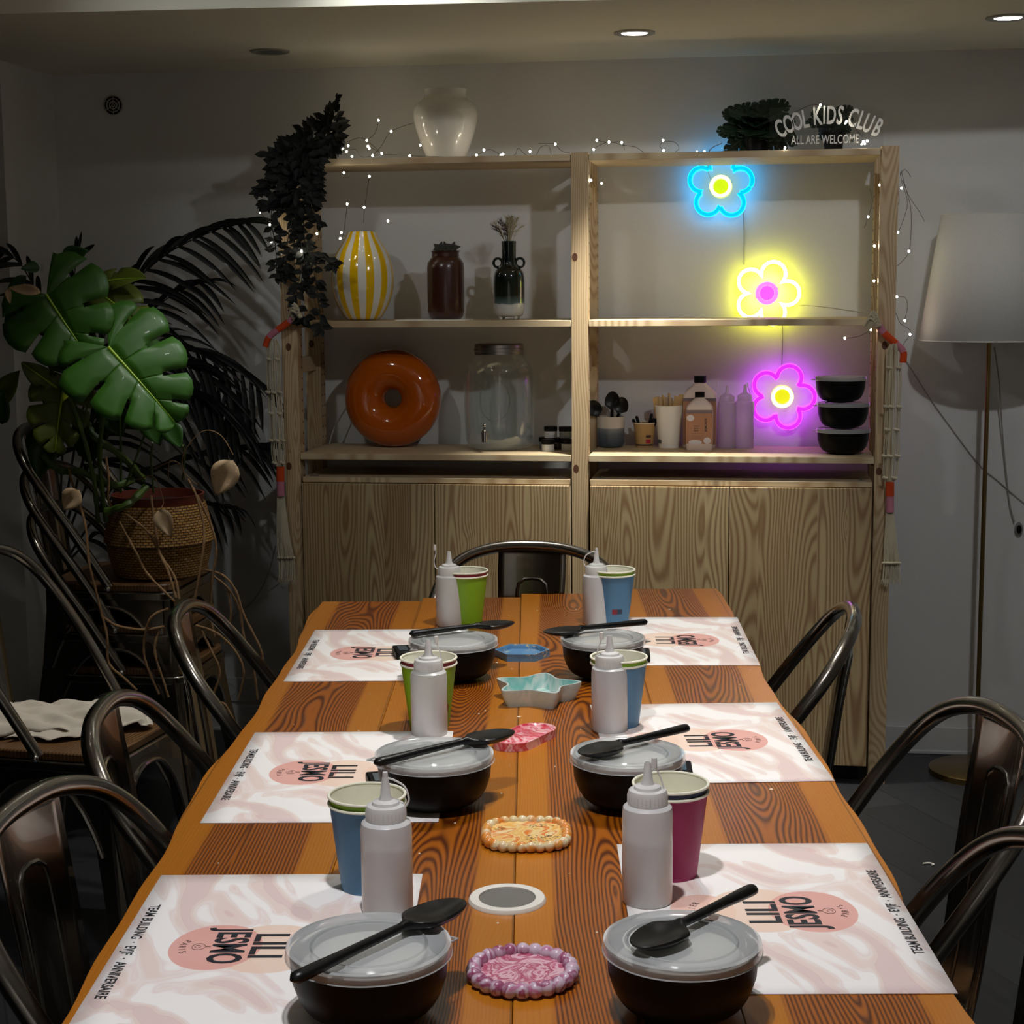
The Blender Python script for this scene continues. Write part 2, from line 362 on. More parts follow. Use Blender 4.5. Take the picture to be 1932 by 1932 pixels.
# wall socket low on the left
p = Py(455, 1300, WALL)
t = thing('wall_socket', 'white double wall socket low behind the hanging roots', 'socket', (p.x, WALL, p.z))
obj('socket_plate', MB().box(-0.075, 0.075, -0.01, 0, -0.04, 0.04), M['trimw'], t, bevel=0.003)
g = MB()
for x in (-0.035, 0.035): obj('socket_face', MB().lathe([(0.0001, 0), (0.02, 0), (0.021, 0.002), (0.022, 0.0)], 24, (x, 0, 0)).xf(Matrix.Rotation(PI/2, 4, 'X')), M['trimw'], t, loc=(0, -0.011, 0))

# ================================================================ shelving unit and cabinets
W = 0.8026; TP = 0.0474; H = 1.79; D = 0.30
ZT, ZM, ZL, ZC, ZB = 1.785, 1.3234, 0.9394, 0.8721, 0.054
shelf = thing('shelving_unit', 'pine open shelving unit of two bays standing against the back wall', 'shelf', (0, 0, 0))
KN = [(0.012, 0.9), (0.03, 0.55), (0.02, 1.25), (0.01, 1.5)]
def holes(mb, x, y, sgn, mi=1):
    z = 0.1
    while z < 1.75:
        mb.tube([(x, y, z), (x+sgn*0.0004, y, z)], 0.0034, 10, mi); z += 0.032
for i, x0 in enumerate((-W-TP, 0.0, TP+W)):
    for nm, y0, y1 in (('front_post', 0.0, 0.05), ('back_post', 0.25, 0.30)):
        mb = MB().box(x0, x0+TP, y0, y1, 0, H)
        yc = (y0+y1)/2
        if nm == 'front_post': yc = 0.038
        rows = [yc] if (nm == 'front_post' or i == 1) else [0.262, 0.288]
        for yy in rows:
            if i != 0: holes(mb, x0, yy, -1)
            if i != 2: holes(mb, x0+TP, yy, 1)
        for (kx, kz) in random.sample(KN, 2): mb.add([(x0+kx+0.008*math.cos(a*PI/6), -0.0003 if nm == 'front_post' else y0-0.0003, kz+0.012*math.sin(a*PI/6)) for a in range(12)], [tuple(range(12))], 2)
        obj(nm, mb, [M['pine'], M['hole'], simple('knot', (0.10, 0.035, 0.012), 0.6)] if nm == 'front_post' and i == 0 else [M['pine'], M['hole'], bpy.data.materials['knot']], shelf, bevel=0.0015)
    for z in (0.12, 0.62, 1.17, 1.66):
        obj('rung', MB().box(x0+0.014, x0+TP-0.014, 0.05, 0.25, z, z+0.045), M['pine_h'], shelf, bevel=0.001)
for (xa, xb) in ((-W, 0.0), (TP, TP+W)):
    for z, yo in ((ZT, 0), (ZM, 0), (ZL, -0.006)):
        obj('shelf_board', MB().box(xa+0.002, xb-0.002, yo, D, z-0.018, z), M['pine_h'], shelf, bevel=0.001)
    for z in (ZT-0.018-0.0,):
        pass
# cross of steel straps low behind the cabinets is hidden; small shelf pins are visible at the corners
def cabinet(x0, label):
    c = thing('storage_cabinet', label, 'cabinet', (x0, 0, 0), 0, 'pine two-door cabinets under the shelves')
    w = W-0.01; b = MB(); x1 = w
    b.box(0, 0.018, 0.004, 0.29, ZB, ZC-0.018).box(w-0.018, w, 0.004, 0.29, ZB, ZC-0.018).box(0, w, 0.0, 0.29, ZC-0.018, ZC-0.003)
    b.box(0.018, w-0.018, 0.004, 0.29, ZB, ZB+0.018).box(0.018, w-0.018, 0.28, 0.29, ZB, ZC-0.018).box(0.018, w-0.018, 0.01, 0.28, 0.46, 0.478)
    obj('carcass', b, M['pine_h'], c, bevel=0.001)
    obj('plinth', MB().box(0.02, w-0.02, 0.05, 0.28, 0.0, ZB), M['blackwall'], c)
    hw = w/2
    for k in range(2):
        o = obj('door', MB().box(0.0015, hw-0.0015, -0.016, 0.002, ZB, ZC-0.020), M['door'], c, loc=(k*hw, 0, 0), bevel=0.001)
    for x in (0.03, w-0.03):
        obj('hinge_pin', MB().tube([(x, 0.02, ZC-0.003), (x, 0.02, ZC+0.006)], 0.004, 8).box(x-0.012, x+0.012, 0.015, 0.025, ZC-0.003, ZC+0.0), M['tin'], c)
    return c
cabinet(-W+0.005, 'pine cabinet with two doors under the left bay of the shelves')
cabinet(TP+0.005, 'pine cabinet with two doors under the right bay of the shelves')

# ================================================================ table
TZ = 0.765; TA = math.radians(8); TO = Vector((0.733, -3.227, 0))
def TL(a, b, z=TZ): return (TO.x+a*math.cos(TA)-b*math.sin(TA), TO.y+a*math.sin(TA)+b*math.cos(TA), z)
tab = thing('dining_table', 'long varnished plank table with wavy live edges and cups on it', 'table', (TO.x, TO.y, 0), TA)
def edge(b, s): return 0.006*math.sin(b*5.3+s)+0.0035*math.sin(b*11.7+s*2.3)+0.0015*math.sin(b*29+s)
mb = MB()
seams = [-0.837, -0.6275, -0.4185, -0.208, 0.004]; ends = [2.012, 2.045, 2.085, 2.135]; B0 = -0.55
for k in range(4):
    n = 90; ring = []
    for sgn in (0, 1):
        for i in range(n+1):
            b = B0+(ends[k]-B0)*i/n
            if sgn == 1: b = ends[k]-(ends[k]-B0)*i/n
            x = seams[k+sgn]+(0.0003 if sgn == 0 else -0.0003)
            if k == 0 and sgn == 0: x += edge(b, 1.0)-(0.012 if b > 1.95 else 0)*0
            if k == 3 and sgn == 1: x += edge(b, 4.1)
            if (i < 3 and sgn == 1) or (i > n-3 and sgn == 0): pass
            ring.append((x, b))
    ring = ring[::-1]
    ring = [(x, y) for x, y in ring]
    mb.prism(ring, TZ-0.032, TZ)
obj('tabletop', mb, M['table'], tab, bevel=0.0009, angle=30)
for x, y in ((-0.72, -0.35), (-0.1, -0.35), (-0.72, 1.8), (-0.1, 1.8)):
    obj('leg', MB().box(x-0.035, x+0.035, y-0.035, y+0.035, 0, TZ-0.0325), M['blackwall'], tab, bevel=0.003)
obj('apron', MB().box(-0.74, -0.08, 1.76, 1.78, TZ-0.12, TZ-0.0325).box(-0.685, -0.665, -0.3, 1.76, TZ-0.12, TZ-0.0325).box(-0.155, -0.135, -0.3, 1.76, TZ-0.12, TZ-0.0325), M['blackwall'], tab)
# dried specks of casting plaster on the varnish
g = MB()
for k in range(70):
    a = random.uniform(-0.82, -0.01); b = random.uniform(0.0, 2.0); r = random.uniform(0.0007, 0.0022)*(1 if k % 9 else 1.8)
    g.lathe([(0.0001, 0.0007), (r*0.7, 0.0006), (r, 0.0)], 8, (a, b, TZ))
obj('plaster_specks', g, simple('dried_plaster', srgb(222, 206, 180), 0.8), tab)['kind'] = 'stuff'

# ================================================================ chairs
def chair(label, loc, rz, wood_seat=True):
    t = thing('metal_chair', label, 'chair', loc, rz, None)
    hp = [(0.195, 0.02, 0.455), (0.207, -0.07, 0.60), (0.210, -0.14, 0.70), (0.196, -0.195, 0.775), (0.155, -0.228, 0.822), (0.085, -0.247, 0.846), (0, -0.252, 0.852)]
    pts = hp+[(-x, y, z) for x, y, z in hp[-2::-1]]
    obj('back_hoop', MB().tube(crom(pts, 6), 0.0125, 12), M['steel'], t)
    # splat: curved sheet between seat and hoop with a raised arch-shaped rib
    sp = MB(); prof = [(-0.252, 0.842, 0.076), (-0.246, 0.80, 0.0765), (-0.232, 0.72, 0.074), (-0.218, 0.62, 0.071), (-0.205, 0.52, 0.069), (-0.190, 0.44, 0.068)]
    pp = crom([(0, y, z) for y, z, w_ in prof], 3); ww = crom([(w_, 0, 0) for y, z, w_ in prof], 3)
    n = 10; vs = []; fs = []
    for i, p in enumerate(pp):
        for k in range(n+1):
            u = -1+2*k/n; vs.append((u*ww[i].x, p.y-0.012*(1-u*u)+0.006, p.z))
    for i in range(len(pp)-1):
        for k in range(n): fs.append((i*(n+1)+k, (i+1)*(n+1)+k, (i+1)*(n+1)+k+1, i*(n+1)+k+1))
    sp.add(vs, fs); so = obj('back_splat', sp, M['steel'], t, solid=0.0025)
    def onsp(x, z):
        for i in range(len(pp)-1):
            if pp[i].z >= z >= pp[i+1].z:
                f = (pp[i].z-z)/(pp[i].z-pp[i+1].z); y = pp[i].y+(pp[i+1].y-pp[i].y)*f; wv = ww[i].x; u = x/wv
                return (x, y-0.012*(1-u*u)+0.006, z)
        return (x, pp[-1].y, z)
    rib = [onsp(-0.034, z) for z in (0.46, 0.52, 0.58, 0.64, 0.70, 0.75)]+[onsp(-0.031, 0.768), onsp(-0.018, 0.778), onsp(0, 0.78), onsp(0.018, 0.778), onsp(0.031, 0.768)]+[onsp(0.034, z) for z in (0.75, 0.70, 0.64, 0.58, 0.52, 0.46)]
    obj('pressed_rib', MB().tube(rib, 0.0042, 8), M['steel'], so)
    # seat
    def rr(hx, hy, r, k=5, y0=0):
        o = []
        for cx, cy, a0 in ((hx-r, hy-r, 0), (-hx+r, hy-r, 90), (-hx+r, -hy+r, 180), (hx-r, -hy+r, 270)):
            for j in range(k+1):
                a = math.radians(a0+90*j/k); o.append((cx+r*math.cos(a), cy+r*math.sin(a)+y0))
        return o
    obj('seat_pan', MB().prism(rr(0.178, 0.178, 0.05), 0.418, 0.440), M['steel'], t, bevel=0.004)
    obj('seat', MB().prism(rr(0.172, 0.172, 0.055), 0.4405, 0.460), M['seatwood'] if wood_seat else M['steel'], t, bevel=0.004)
    # arched aprons under each side of the seat
    ap = MB()
    for q in range(4):
        R_ = Matrix.Rotation(q*PI/2, 4, 'Z'); vs = []; fs = []; arch = []; n = 14
        for i in range(n+1):
            u = -1+2*i/n; x = u*0.150; zb = 0.400-0.16*abs(u)**2.6
            vs += [(x, 0.172, 0.42), (x, 0.172+0.03*(0.42-zb), zb)]; arch.append((x, 0.174+0.03*(0.42-zb), zb))
        for i in range(n): fs.append((2*i, 2*i+1, 2*i+3, 2*i+2))
        m2 = MB().add(vs, fs).tube(arch, 0.005, 6); m2.xf(R_); ap = merge([ap, m2])
    obj('seat_apron', ap, M['steel'], t)
    for sx in (-1, 1):
        obj('bolt', MB().sphere((sx*0.208, 0.02, 0.455), 0.008, 10, 6), M['chrome'], t)
        for sy in (-1, 1):
            g = MB(); vs = []; prof = [(0.165, 0.42, 0.030), (0.178, 0.25, 0.026), (0.198, 0.08, 0.018), (0.210, 0.0, 0.015)]
            for r_, z, w_ in prof:
                cx, cy = sx*r_, sy*r_
                vs += [(cx-sx*w_*1.6, cy, z), (cx-sx*w_*0.2, cy, z), (cx, cy-sy*w_*0.2, z), (cx, cy-sy*w_*1.6, z), (cx-sx*0.005, cy-sy*w_*1.5, z), (cx-sx*w_*0.3, cy-sy*w_*0.3, z), (cx-sx*w_*1.5, cy-sy*0.005, z)]
            k = 7; fs = []
            for i in range(3):
                for j in range(k): fs.append((i*k+j, i*k+(j+1) % k, (i+1)*k+(j+1) % k, (i+1)*k+j))
            fs += [tuple(range(k)), tuple(range(3*k, 4*k))[::-1]]
            g.add(vs, fs); obj('leg', g, M['steel'], t)
    return t
def place_top(u, v, rz_deg):
    p = Pz(u, v, 0.852+0.012); rz = math.radians(rz_deg)
    return (p.x-0.252*math.sin(rz), p.y+0.252*math.cos(rz), 0), rz
c0 = None
CH = [((1611, 1144), 90, 'dark metal chair farthest from the camera on the right side of the table'),
      ((1900, 1336), 105, 'dark metal chair on the right side, in front of the floor lamp base'),
      ((2045, 1604), 104, 'dark metal chair nearest the camera on the right side of the table'),
      ((338, 1140), -80, 'dark metal chair on the left side, in front of the hanging roots'),
      ((190, 1322), -80, 'dark metal chair on the left side, its hoop before the linen cloth'),
      ((40, 1496), -92, 'dark metal chair nearest the camera on the left side of the table'),
      ((1005, 1020), 176, 'dark metal chair at the far head of the table before the cabinets')]
for (uv, rz, lb) in CH:
    loc, r = place_top(uv[0], uv[1], rz)
    if c0 is None: c0 = chair(lb, loc, r)
    else: dup(c0, loc, (0, 0, r), lb)
# three chairs stacked in the corner, backs to the left
SX, SY = -1.085, -0.57
for k, (lb, dx) in enumerate((('bottom chair of the stack in the left corner', 0), ('middle chair of the stack in the left corner', -0.015), ('wood-seated chair topmost in the corner stack, under the plant basket', -0.03))):
    dup(c0, (SX+dx, SY+0.004*k, 0.108*k), (0, 0, -PI/2), lb, 'stacked chairs in the left corner')
CX, CY = -0.95, -1.325
dup(c0, (CX, CY, 0), (0, 0, math.radians(-96)), 'wood-seated metal chair with the crumpled linen cloth on it')
# ================================================================ things on the table
def mat_paper():
    g = N('marbled_paper'); c = g.coord()
    n1 = g.n('ShaderNodeTexNoise', {'Vector': g.n('ShaderNodeMapping', {0: c, 3: (1, 1.5, 1)}).outputs[0], 'Scale': 4.6, 'Detail': 1.0, 'Distortion': 3.0}).outputs[0]
    wv = g.n('ShaderNodeVectorMath', {0: c, 1: g.n('ShaderNodeTexNoise', {'Vector': c, 'Scale': 6.0, 'Detail': 1.0, 'Distortion': 1.0}).outputs['Color']}, operation='MULTIPLY_ADD')
    sw = g.math('SINE', g.math('MULTIPLY', n1, 42.0))
    sw = g.n('ShaderNodeMapRange', {0: sw, 1: 0.55, 2: 0.95}, interpolation_type='SMOOTHSTEP').outputs[0]
    bd = g.n('ShaderNodeMapRange', {0: n1, 1: 0.46, 2: 0.56}, interpolation_type='SMOOTHSTEP').outputs[0]
    bd2 = g.n('ShaderNodeMapRange', {0: n1, 1: 0.60, 2: 0.64}, interpolation_type='SMOOTHSTEP').outputs[0]
    white = srgb(246, 243, 240); pink = srgb(222, 186, 178); pale = srgb(234, 216, 208)
    col = g.mix(bd, white, pale); col = g.mix(g.math('MULTIPLY', sw, bd), col, pink); col = g.mix(bd2, col, srgb(228, 206, 202))
    def disc(cx, cy, rx, ry, cc, f, col, wob=0.25):
        sep = g.n('ShaderNodeSeparateXYZ', {0: c})
        dx = g.math('DIVIDE', g.math('SUBTRACT', sep.outputs[0], cx), rx); dy = g.math('DIVIDE', g.math('SUBTRACT', sep.outputs[1], cy), ry)
        d = g.math('SQRT', g.math('ADD', g.math('MULTIPLY', dx, dx), g.math('MULTIPLY', dy, dy)))
        m = g.n('ShaderNodeMapRange', {0: d, 1: 0.985, 2: 1.0, 3: f, 4: 0.0}).outputs[0]
        return g.mix(m, col, cc)
    col = disc(0.0, 0.068, 0.045, 0.035, srgb(226, 178, 160), 0.8, col)
    col = disc(0.0, 0.008, 0.062, 0.055, srgb(238, 208, 186), 0.85, col)
    col = disc(-0.004, -0.048, 0.058, 0.047, srgb(226, 164, 152), 0.9, col)
    g.p(color=col, rough=0.55); return g.m
M['mat'] = mat_paper(); M['ink'] = simple('black_ink', (0.012, 0.014, 0.02), 0.6)
M['inkgrey'] = simple('brown_ink', (0.14, 0.07, 0.06), 0.6)
def placemat(a, b, flip, label, rot=0.0):
    x, y, z = TL(a, b, TZ+0.0004)
    t = thing('placemat', label, 'placemat', (x, y, z), TA-PI/2+(PI if flip else 0)+rot, 'printed paper placemats along the table')
    g = MB(); nx, ny = 14, 10; vs = []; fs = []
    for i in range(nx+1):
        for j in range(ny+1):
            u = -0.21+0.42*i/nx; v = -0.1485+0.297*j/ny
            cv = 0.0 
            vs.append((u, v, 0.0003+cv))
    for i in range(nx):
        for j in range(ny): k = i*(ny+1)+j; fs.append((k, k+ny+1, k+ny+2, k+1))
    obj('paper_sheet', g.add(vs, fs), M['mat'], t, solid=0.0004)
    e = 0.00004; z1 = 0.0007
    def put(nm, body, size, u, v, sx=1, bold=0.0, m='ink', rz=0):
        mb = text_mb(body, size, e, sx, bold); mb.xf(Matrix.Translation((u, v, z1)) @ Matrix.Rotation(rz, 4, 'Z'))
        return mb
    obj('lettering_large', merge([put('', 'JESMO', 0.048, -0.006, -0.036, 0.66, 0.0012), put('', 'LILI', 0.048, -0.006, 0.004, 0.92, 0.0010)]), M['ink'], t, smooth=False)
    obj('lettering_line', merge([put('', 'TEAM BUILDING  ·  EVJF  ·  ANNIVERSAIRE', 0.0155, 0.0, -0.1345, 0.82, 0.0003)]), M['ink'], t, smooth=False)
    sm = []
    for k, ch in enumerate('PARIS'):
        q = (k-2)*0.26; sm.append(put('', ch, 0.0105, 0.028*math.sin(q)-0.004, -0.060-0.022*math.cos(q), 0.85, 0, 'ink', q))
    for k, ch in enumerate('ATELIER'):
        q = (k-3)*0.22; sm.append(put('', ch, 0.011, 0.034*math.sin(q)-0.002, 0.050+0.030*math.cos(q), 0.85, 0, 'ink', -q))
    obj('lettering_small', merge(sm), M['inkgrey'], t, smooth=False)
    lg = MB(); o = crom([(0, -0.066, z1), (0.006, -0.069, z1), (0.0075, -0.074, z1), (0.004, -0.079, z1), (-0.004, -0.079, z1), (-0.0075, -0.074, z1), (-0.006, -0.069, z1)], 4, True)
    lg.tube([p+Vector((-0.004, 0.008, 0)) for p in o], 0.0003, 4, closed=True)
    lg.tube([Vector((0.0035*math.cos(k*PI/5)-0.004, -0.066+0.003*math.sin(k*PI/5), z1)) for k in range(10)], 0.0003, 4, closed=True)
    lg.tube([(-0.004, -0.058, z1), (-0.004, -0.053, z1)], 0.0005, 4)
    obj('pear_emblem', lg, M['inkgrey'], t)
    return t
placemat(-0.668, 1.508, False, 'marbled pink paper placemat at the far left of the table')
placemat(-0.664, 0.768, False, 'marbled pink paper placemat at the middle of the left table side')
placemat(-0.672, 0.165, False, 'marbled pink paper placemat at the near left of the table')
placemat(-0.142, 1.610, True, 'marbled pink paper placemat at the far right of the table', -0.03)
placemat(-0.150, 0.925, True, 'marbled pink paper placemat at the middle of the right table side', 0.035)
placemat(-0.150, 0.262, True, 'marbled pink paper placemat at the near right of the table')
MZ = TZ+0.0012
# bowls with lids
M['lid'] = milky('frosted_lid', srgb(214, 218, 218), 0.42, 0.2, 0.12)
M['powder'] = simple('white_powder', srgb(222, 221, 214), 0.95, 0.3, 60)
def bowl(loc, r, label, rz=0, h=0.062, group='lidded black bowls along the table', name='lidded_bowl'):
    t = thing(name, label, 'bowl', loc, rz, group)
    k = r/0.072
    pr = [(0.0001, 0.0012), (0.028*k, 0.0012), (0.030*k, 0), (0.036*k, 0.0), (0.038*k, 0.004)]
    for i in range(1, 13):
        a = i/12; rr = 0.038*k+(0.0705*k-0.038*k)*(math.sin(a*PI/2)**0.8); z = 0.004+(h-0.004)*(1-math.cos(a*PI/2)**0.9) if i < 12 else h
        if i in (8, 9, 10): rr += 0.0006*(i % 2)
        pr.append((rr, z))
    inner = [(0.0685*k, h), (0.064*k, h*0.72), (0.052*k, h*0.35), (0.03*k, 0.006), (0.0001, 0.005)]
    obj('bowl_body', MB().lathe(pr+inner, 56), M['black'], t)
    obj('powder_fill', MB().lathe([(0.0001, h*0.97), (0.045*k, h*0.965), (0.052*k, h*0.93), (0.0635*k, h*0.73)], 40), M['powder'], t)
    lp = [(0.0001, h+0.0045), (0.050*k, h+0.0045), (0.0515*k, h+0.0062), (0.053*k, h+0.0045), (0.066*k, h+0.0040), (0.069*k, h+0.0062), (0.0735*k, h+0.0058), (0.0742*k, h+0.003), (0.0740*k, h-0.0025), (0.0750*k, h-0.0035)]
    o = obj('lid', MB().lathe(lp, 64).tube([(0.074*k, -0.008, h-0.002), (0.083*k, 0, h-0.003), (0.074*k, 0.008, h-0.002)], 0.0014, 6), M['lid'], t)
    return t
BW = [('NL', (0.188, -3.291), 0.0735, 'lidded black bowl at the near left, a spoon laid across its lid', 0.5),
      ('NR', (0.470, -3.246), 0.0705, 'lidded black bowl at the near right, on the paper mat corner', 2.2),
      ('ML', (0.127, -2.677), 0.0745, 'lidded black bowl in the middle of the left row, beside the red oval tray', 3.3),
      ('MR', (0.372, -2.645), 0.0715, 'lidded black bowl in the middle of the right row, behind the magenta cup', 1.0),
      ('FL', (0.025, -1.999), 0.0735, 'lidded black bowl at the far left, beside the blue hexagon tray', 3.9),
      ('FR', (0.275, -1.958), 0.0700, 'lidded black bowl at the far right, beside the blue hexagon tray', 0.2)]
BH = {}
for (kk, (x, y), r, lb, rz) in BW: bowl((x, y, MZ if kk != 'XX' else TZ+0.0002), r, lb, rz); BH[kk] = (x, y)
# silicone spoons lying on the lids
def spoon_mb(Ls=0.20, hooks=True):
    n = 64; seg = 16; vs = []; fs = []
    for i in range(n+1):
        s = 0.62*i/24 if i <= 24 else 0.62+0.38*(0.5-0.5*math.cos(PI*(i-24)/(n-24))); x = -Ls/2+Ls*s
        if s < 0.62:
            q = s/0.62; wd = 0.0072*(1-0.42*q)+0.0005*math.sin(q*9); th = 0.0058*(1-0.30*q)
            if s < 0.04: f = math.sqrt(max(0.02, 1-(1-s/0.04)**2)); wd *= f; th *= f
            dip = 0; zc = 0.006+0.002*q
        else:
            q = (s-0.62)/0.38; e_ = min(1, q/0.30); wd = 0.0043*(1-q)+0.0205*max(0.0, 1-(2*q-1)**2)**0.5*(e_*e_*(3-2*e_))+0.0002
            th = 0.0042+0.0055*math.sin(PI*min(1, q))**0.8; th *= math.sqrt(max(0.01, 1-q**8)); dip = 0.0125*math.sin(PI*min(1, max(0, (q-0.08)/0.92)))**0.8; zc = 0.008
        for k in range(seg):
            a = 2*PI*k/seg; X = math.cos(a); Z = math.sin(a)*th
            if math.sin(a) > 0.01: Z -= dip*(1-X*X)*1.0
            vs.append((x, wd*X, zc+Z))
    for i in range(n):
        for k in range(seg): k2 = (k+1) % seg; fs.append((i*seg+k, i*seg+k2, (i+1)*seg+k2, (i+1)*seg+k))
    fs += [tuple(range(seg))[::-1], tuple(n*seg+k for k in range(seg))]
    return MB().add(vs, fs)
def spoon(a, b, z, label, off=0.0):
    A = Pz(a[0], a[1], z+0.006); B = Pz(b[0], b[1], z+0.006); d = B-A; L = d.length
    c = (A+B)/2
    o = obj('mixing_spoon', spoon_mb(L), M['blackm'], None, (c.x, c.y, z+off), (0, 0, math.atan2(d.y, d.x)), angle=60)
    tag(o, label, 'spoon', 'black silicone spoons on the lids'); return o
ZLID = MZ+0.062+0.0064
spoon((548, 1850), (872, 1700), ZLID, 'black silicone spoon on the near left bowl, its spoon end toward the table centre')
spoon((1425, 1675), (1200, 1790), ZLID, 'black silicone spoon on the near right bowl, its spoon end wet')
spoon((705, 1440), (968, 1380), ZLID, 'black silicone spoon on the middle left bowl, pointing at the red oval tray')
spoon((1300, 1372), (1095, 1425), ZLID, 'black silicone spoon on the middle right bowl, its handle over the paper')
spoon((772, 1196), (970, 1175), ZLID, 'black silicone spoon on the far left bowl')
spoon((1222, 1173), (1026, 1195), ZLID, 'black silicone spoon on the far right bowl')
# squeeze bottles
M['ldpe'] = milky('squeeze_plastic', srgb(252, 252, 252), 0.22, 0.30, 0.3)
M['capp'] = milky('cap_plastic', srgb(252, 252, 250), 0.12, 0.30, 0.3)
M['liquid'] = milky('casting_liquid', srgb(246, 234, 226), 0.0, 0.45, 0.5)
def squeeze(loc, label, fill=0.6, open_cap=0, rz=0, h=0.098, group='squeeze bottles along the table', mats=('ldpe', 'liquid', 'capp')):
    t = thing('squeeze_bottle', label, 'bottle', loc, rz, group)
    pr = [(0.0001, 0.001), (0.023, 0.001), (0.0262, 0.0), (0.0272, 0.003), (0.0272, h-0.010), (0.0262, h-0.003), (0.0225, h), (0.0185, h+0.001), (0.0185, h+0.004)]
    obj('bottle_body', MB().lathe(pr, 40), M[mats[0]], t)
    obj('liquid_fill', MB().lathe([(0.0001, 0.0022), (0.0225, 0.0022), (0.0258, 0.004), (0.0262, h*fill), (0.0001, h*fill)], 36), M[mats[1]], t)
    cp = MB().lathe([(0.0215, h+0.0005), (0.0215, h+0.012), (0.020, h+0.016), (0.0185, h+0.0165), (0.0150, h+0.017), (0.0140, h+0.020), (0.0075, h+0.022), (0.0058, h+0.026), (0.0034, h+0.046), (0.0026, h+0.046), (0.0024, h+0.020)], 32)
    for k in range(30):
        a = 2*PI*k/30; cp.tube([(0.0215*math.cos(a), 0.0215*math.sin(a), h+0.002), (0.0215*math.cos(a), 0.0215*math.sin(a), h+0.011)], 0.0004, 4)
    obj('nozzle_cap', cp, M[mats[2]], t)
    if open_cap == 1:      # strap swings free
        st = crom([(0.020, 0, h+0.010), (0.027, 0, h+0.014), (0.030, 0, h+0.026), (0.026, 0, h+0.042), (0.028, 0, h+0.052)], 5)
    elif open_cap == 2:    # strap stands beside nozzle
        st = crom([(0.018, 0, h+0.010), (0.018, 0, h+0.024), (0.0135, 0, h+0.036), (0.012, 0, h+0.044)], 5)
    elif open_cap == 3:    # loop closed over the nozzle
        st = crom([(0.019, 0, h+0.012), (0.025, 0, h+0.022), (0.021, 0, h+0.036), (0.010, 0, h+0.043), (0.003, 0, h+0.045)], 5)
    else:
        st = crom([(0.019, 0, h+0.010), (0.014, 0.002, h+0.028), (0.007, 0.001, h+0.044)], 5)
    e = st[-1]; g = MB().tube(st, 0.0011, 6)
    g.lathe([(0.0001, 0.009), (0.0028, 0.0085), (0.0034, 0.0), (0.0030, -0.002)], 14, (e.x if open_cap != 3 else 0, e.y, e.z-0.002))
    obj('cap_strap', g, M[mats[2]], t)
    return t
squeeze((0.148, -3.043, MZ), 'squeeze bottle in front of the near left blue cup', 0.72, 3, 0.0, 0.101)
squeeze((0.420, -2.978, MZ), 'squeeze bottle in front of the magenta cup at the near right', 0.64, 0, 0.1, 0.108)
squeeze((0.053, -2.345, MZ), 'squeeze bottle in front of the middle left green cup, half full', 0.50, 2, 0.3, 0.096)
squeeze((0.317, -2.293, MZ), 'squeeze bottle in front of the middle right blue cup', 0.74, 2, PI, 0.097)
squeeze((-0.064, -1.560, TZ), 'squeeze bottle at the far left, its cap strap hanging open', 0.62, 1, PI, 0.100)
squeeze((0.220, -1.512, TZ), 'squeeze bottle in front of the far right blue cup', 0.66, 3, PI, 0.098)
# paper cups, nested in pairs
CUPC = {'green': srgb(128, 176, 22), 'blue': srgb(74, 122, 158), 'magenta': srgb(158, 26, 92), 'red': srgb(132, 16, 40), 'navy': srgb(32, 52, 82)}
for k, c in CUPC.items(): M['cup_'+k] = simple('cup_'+k, c, 0.5)
M['cupin'] = simple('cup_inside', srgb(236, 234, 214), 0.6)
def cup(loc, colr, label, h=0.098, r=0.0425, rb=0.030, group=None, name='paper_cup', ins='cupin', txt=None):
    t = thing(name, label, 'cup', loc, 0, group)
    obj('cup_wall', MB().lathe([(rb-0.001, 0.004), (rb-0.001, 0.0), (rb, 0.0), (r-0.001, h-0.002), (r-0.0016, h-0.002), (rb-0.0010, 0.006), (0.0001, 0.006)], 48, mis=[0, 0, 0, 0, 1, 1]), [M['cup_'+colr] if isinstance(colr, str) and 'cup_'+colr in M else colr, M[ins]], t)
    obj('rolled_rim', MB().tube([((r-0.0005)*math.cos(2*PI*k/48), (r-0.0005)*math.sin(2*PI*k/48), h-0.001) for k in range(48)], 0.0017, 8, closed=True), M[ins], t)
    return t
def cup_pair(x, y, z, outer, inner, where):
    t = cup((x, y, z), outer, '%s paper cup %s, the outer of two nested' % (outer, where), group='nested paper cups')
    cup((x, y, z+0.0085), inner, '%s-walled cup nested inside the %s one %s' % (inner, outer, where), group='nested paper cups')
    return t
cup_pair(0.111, -2.975, MZ, 'blue', 'green', 'at the near left')
cup_pair(0.440, -2.892, MZ, 'magenta', 'navy', 'at the near right')
cup_pair(0.044, -2.300, TZ, 'green', 'red', 'in the middle of the left row')
cup_pair(0.328, -2.262, TZ, 'blue', 'green', 'in the middle of the right row')
cup_pair(-0.034, -1.540, TZ, 'green', 'red', 'at the far left')
cup_pair(0.252, -1.500, TZ, 'blue', 'green', 'at the far right')
def cup_badge(cx, cy, z, face, kind):
    pass
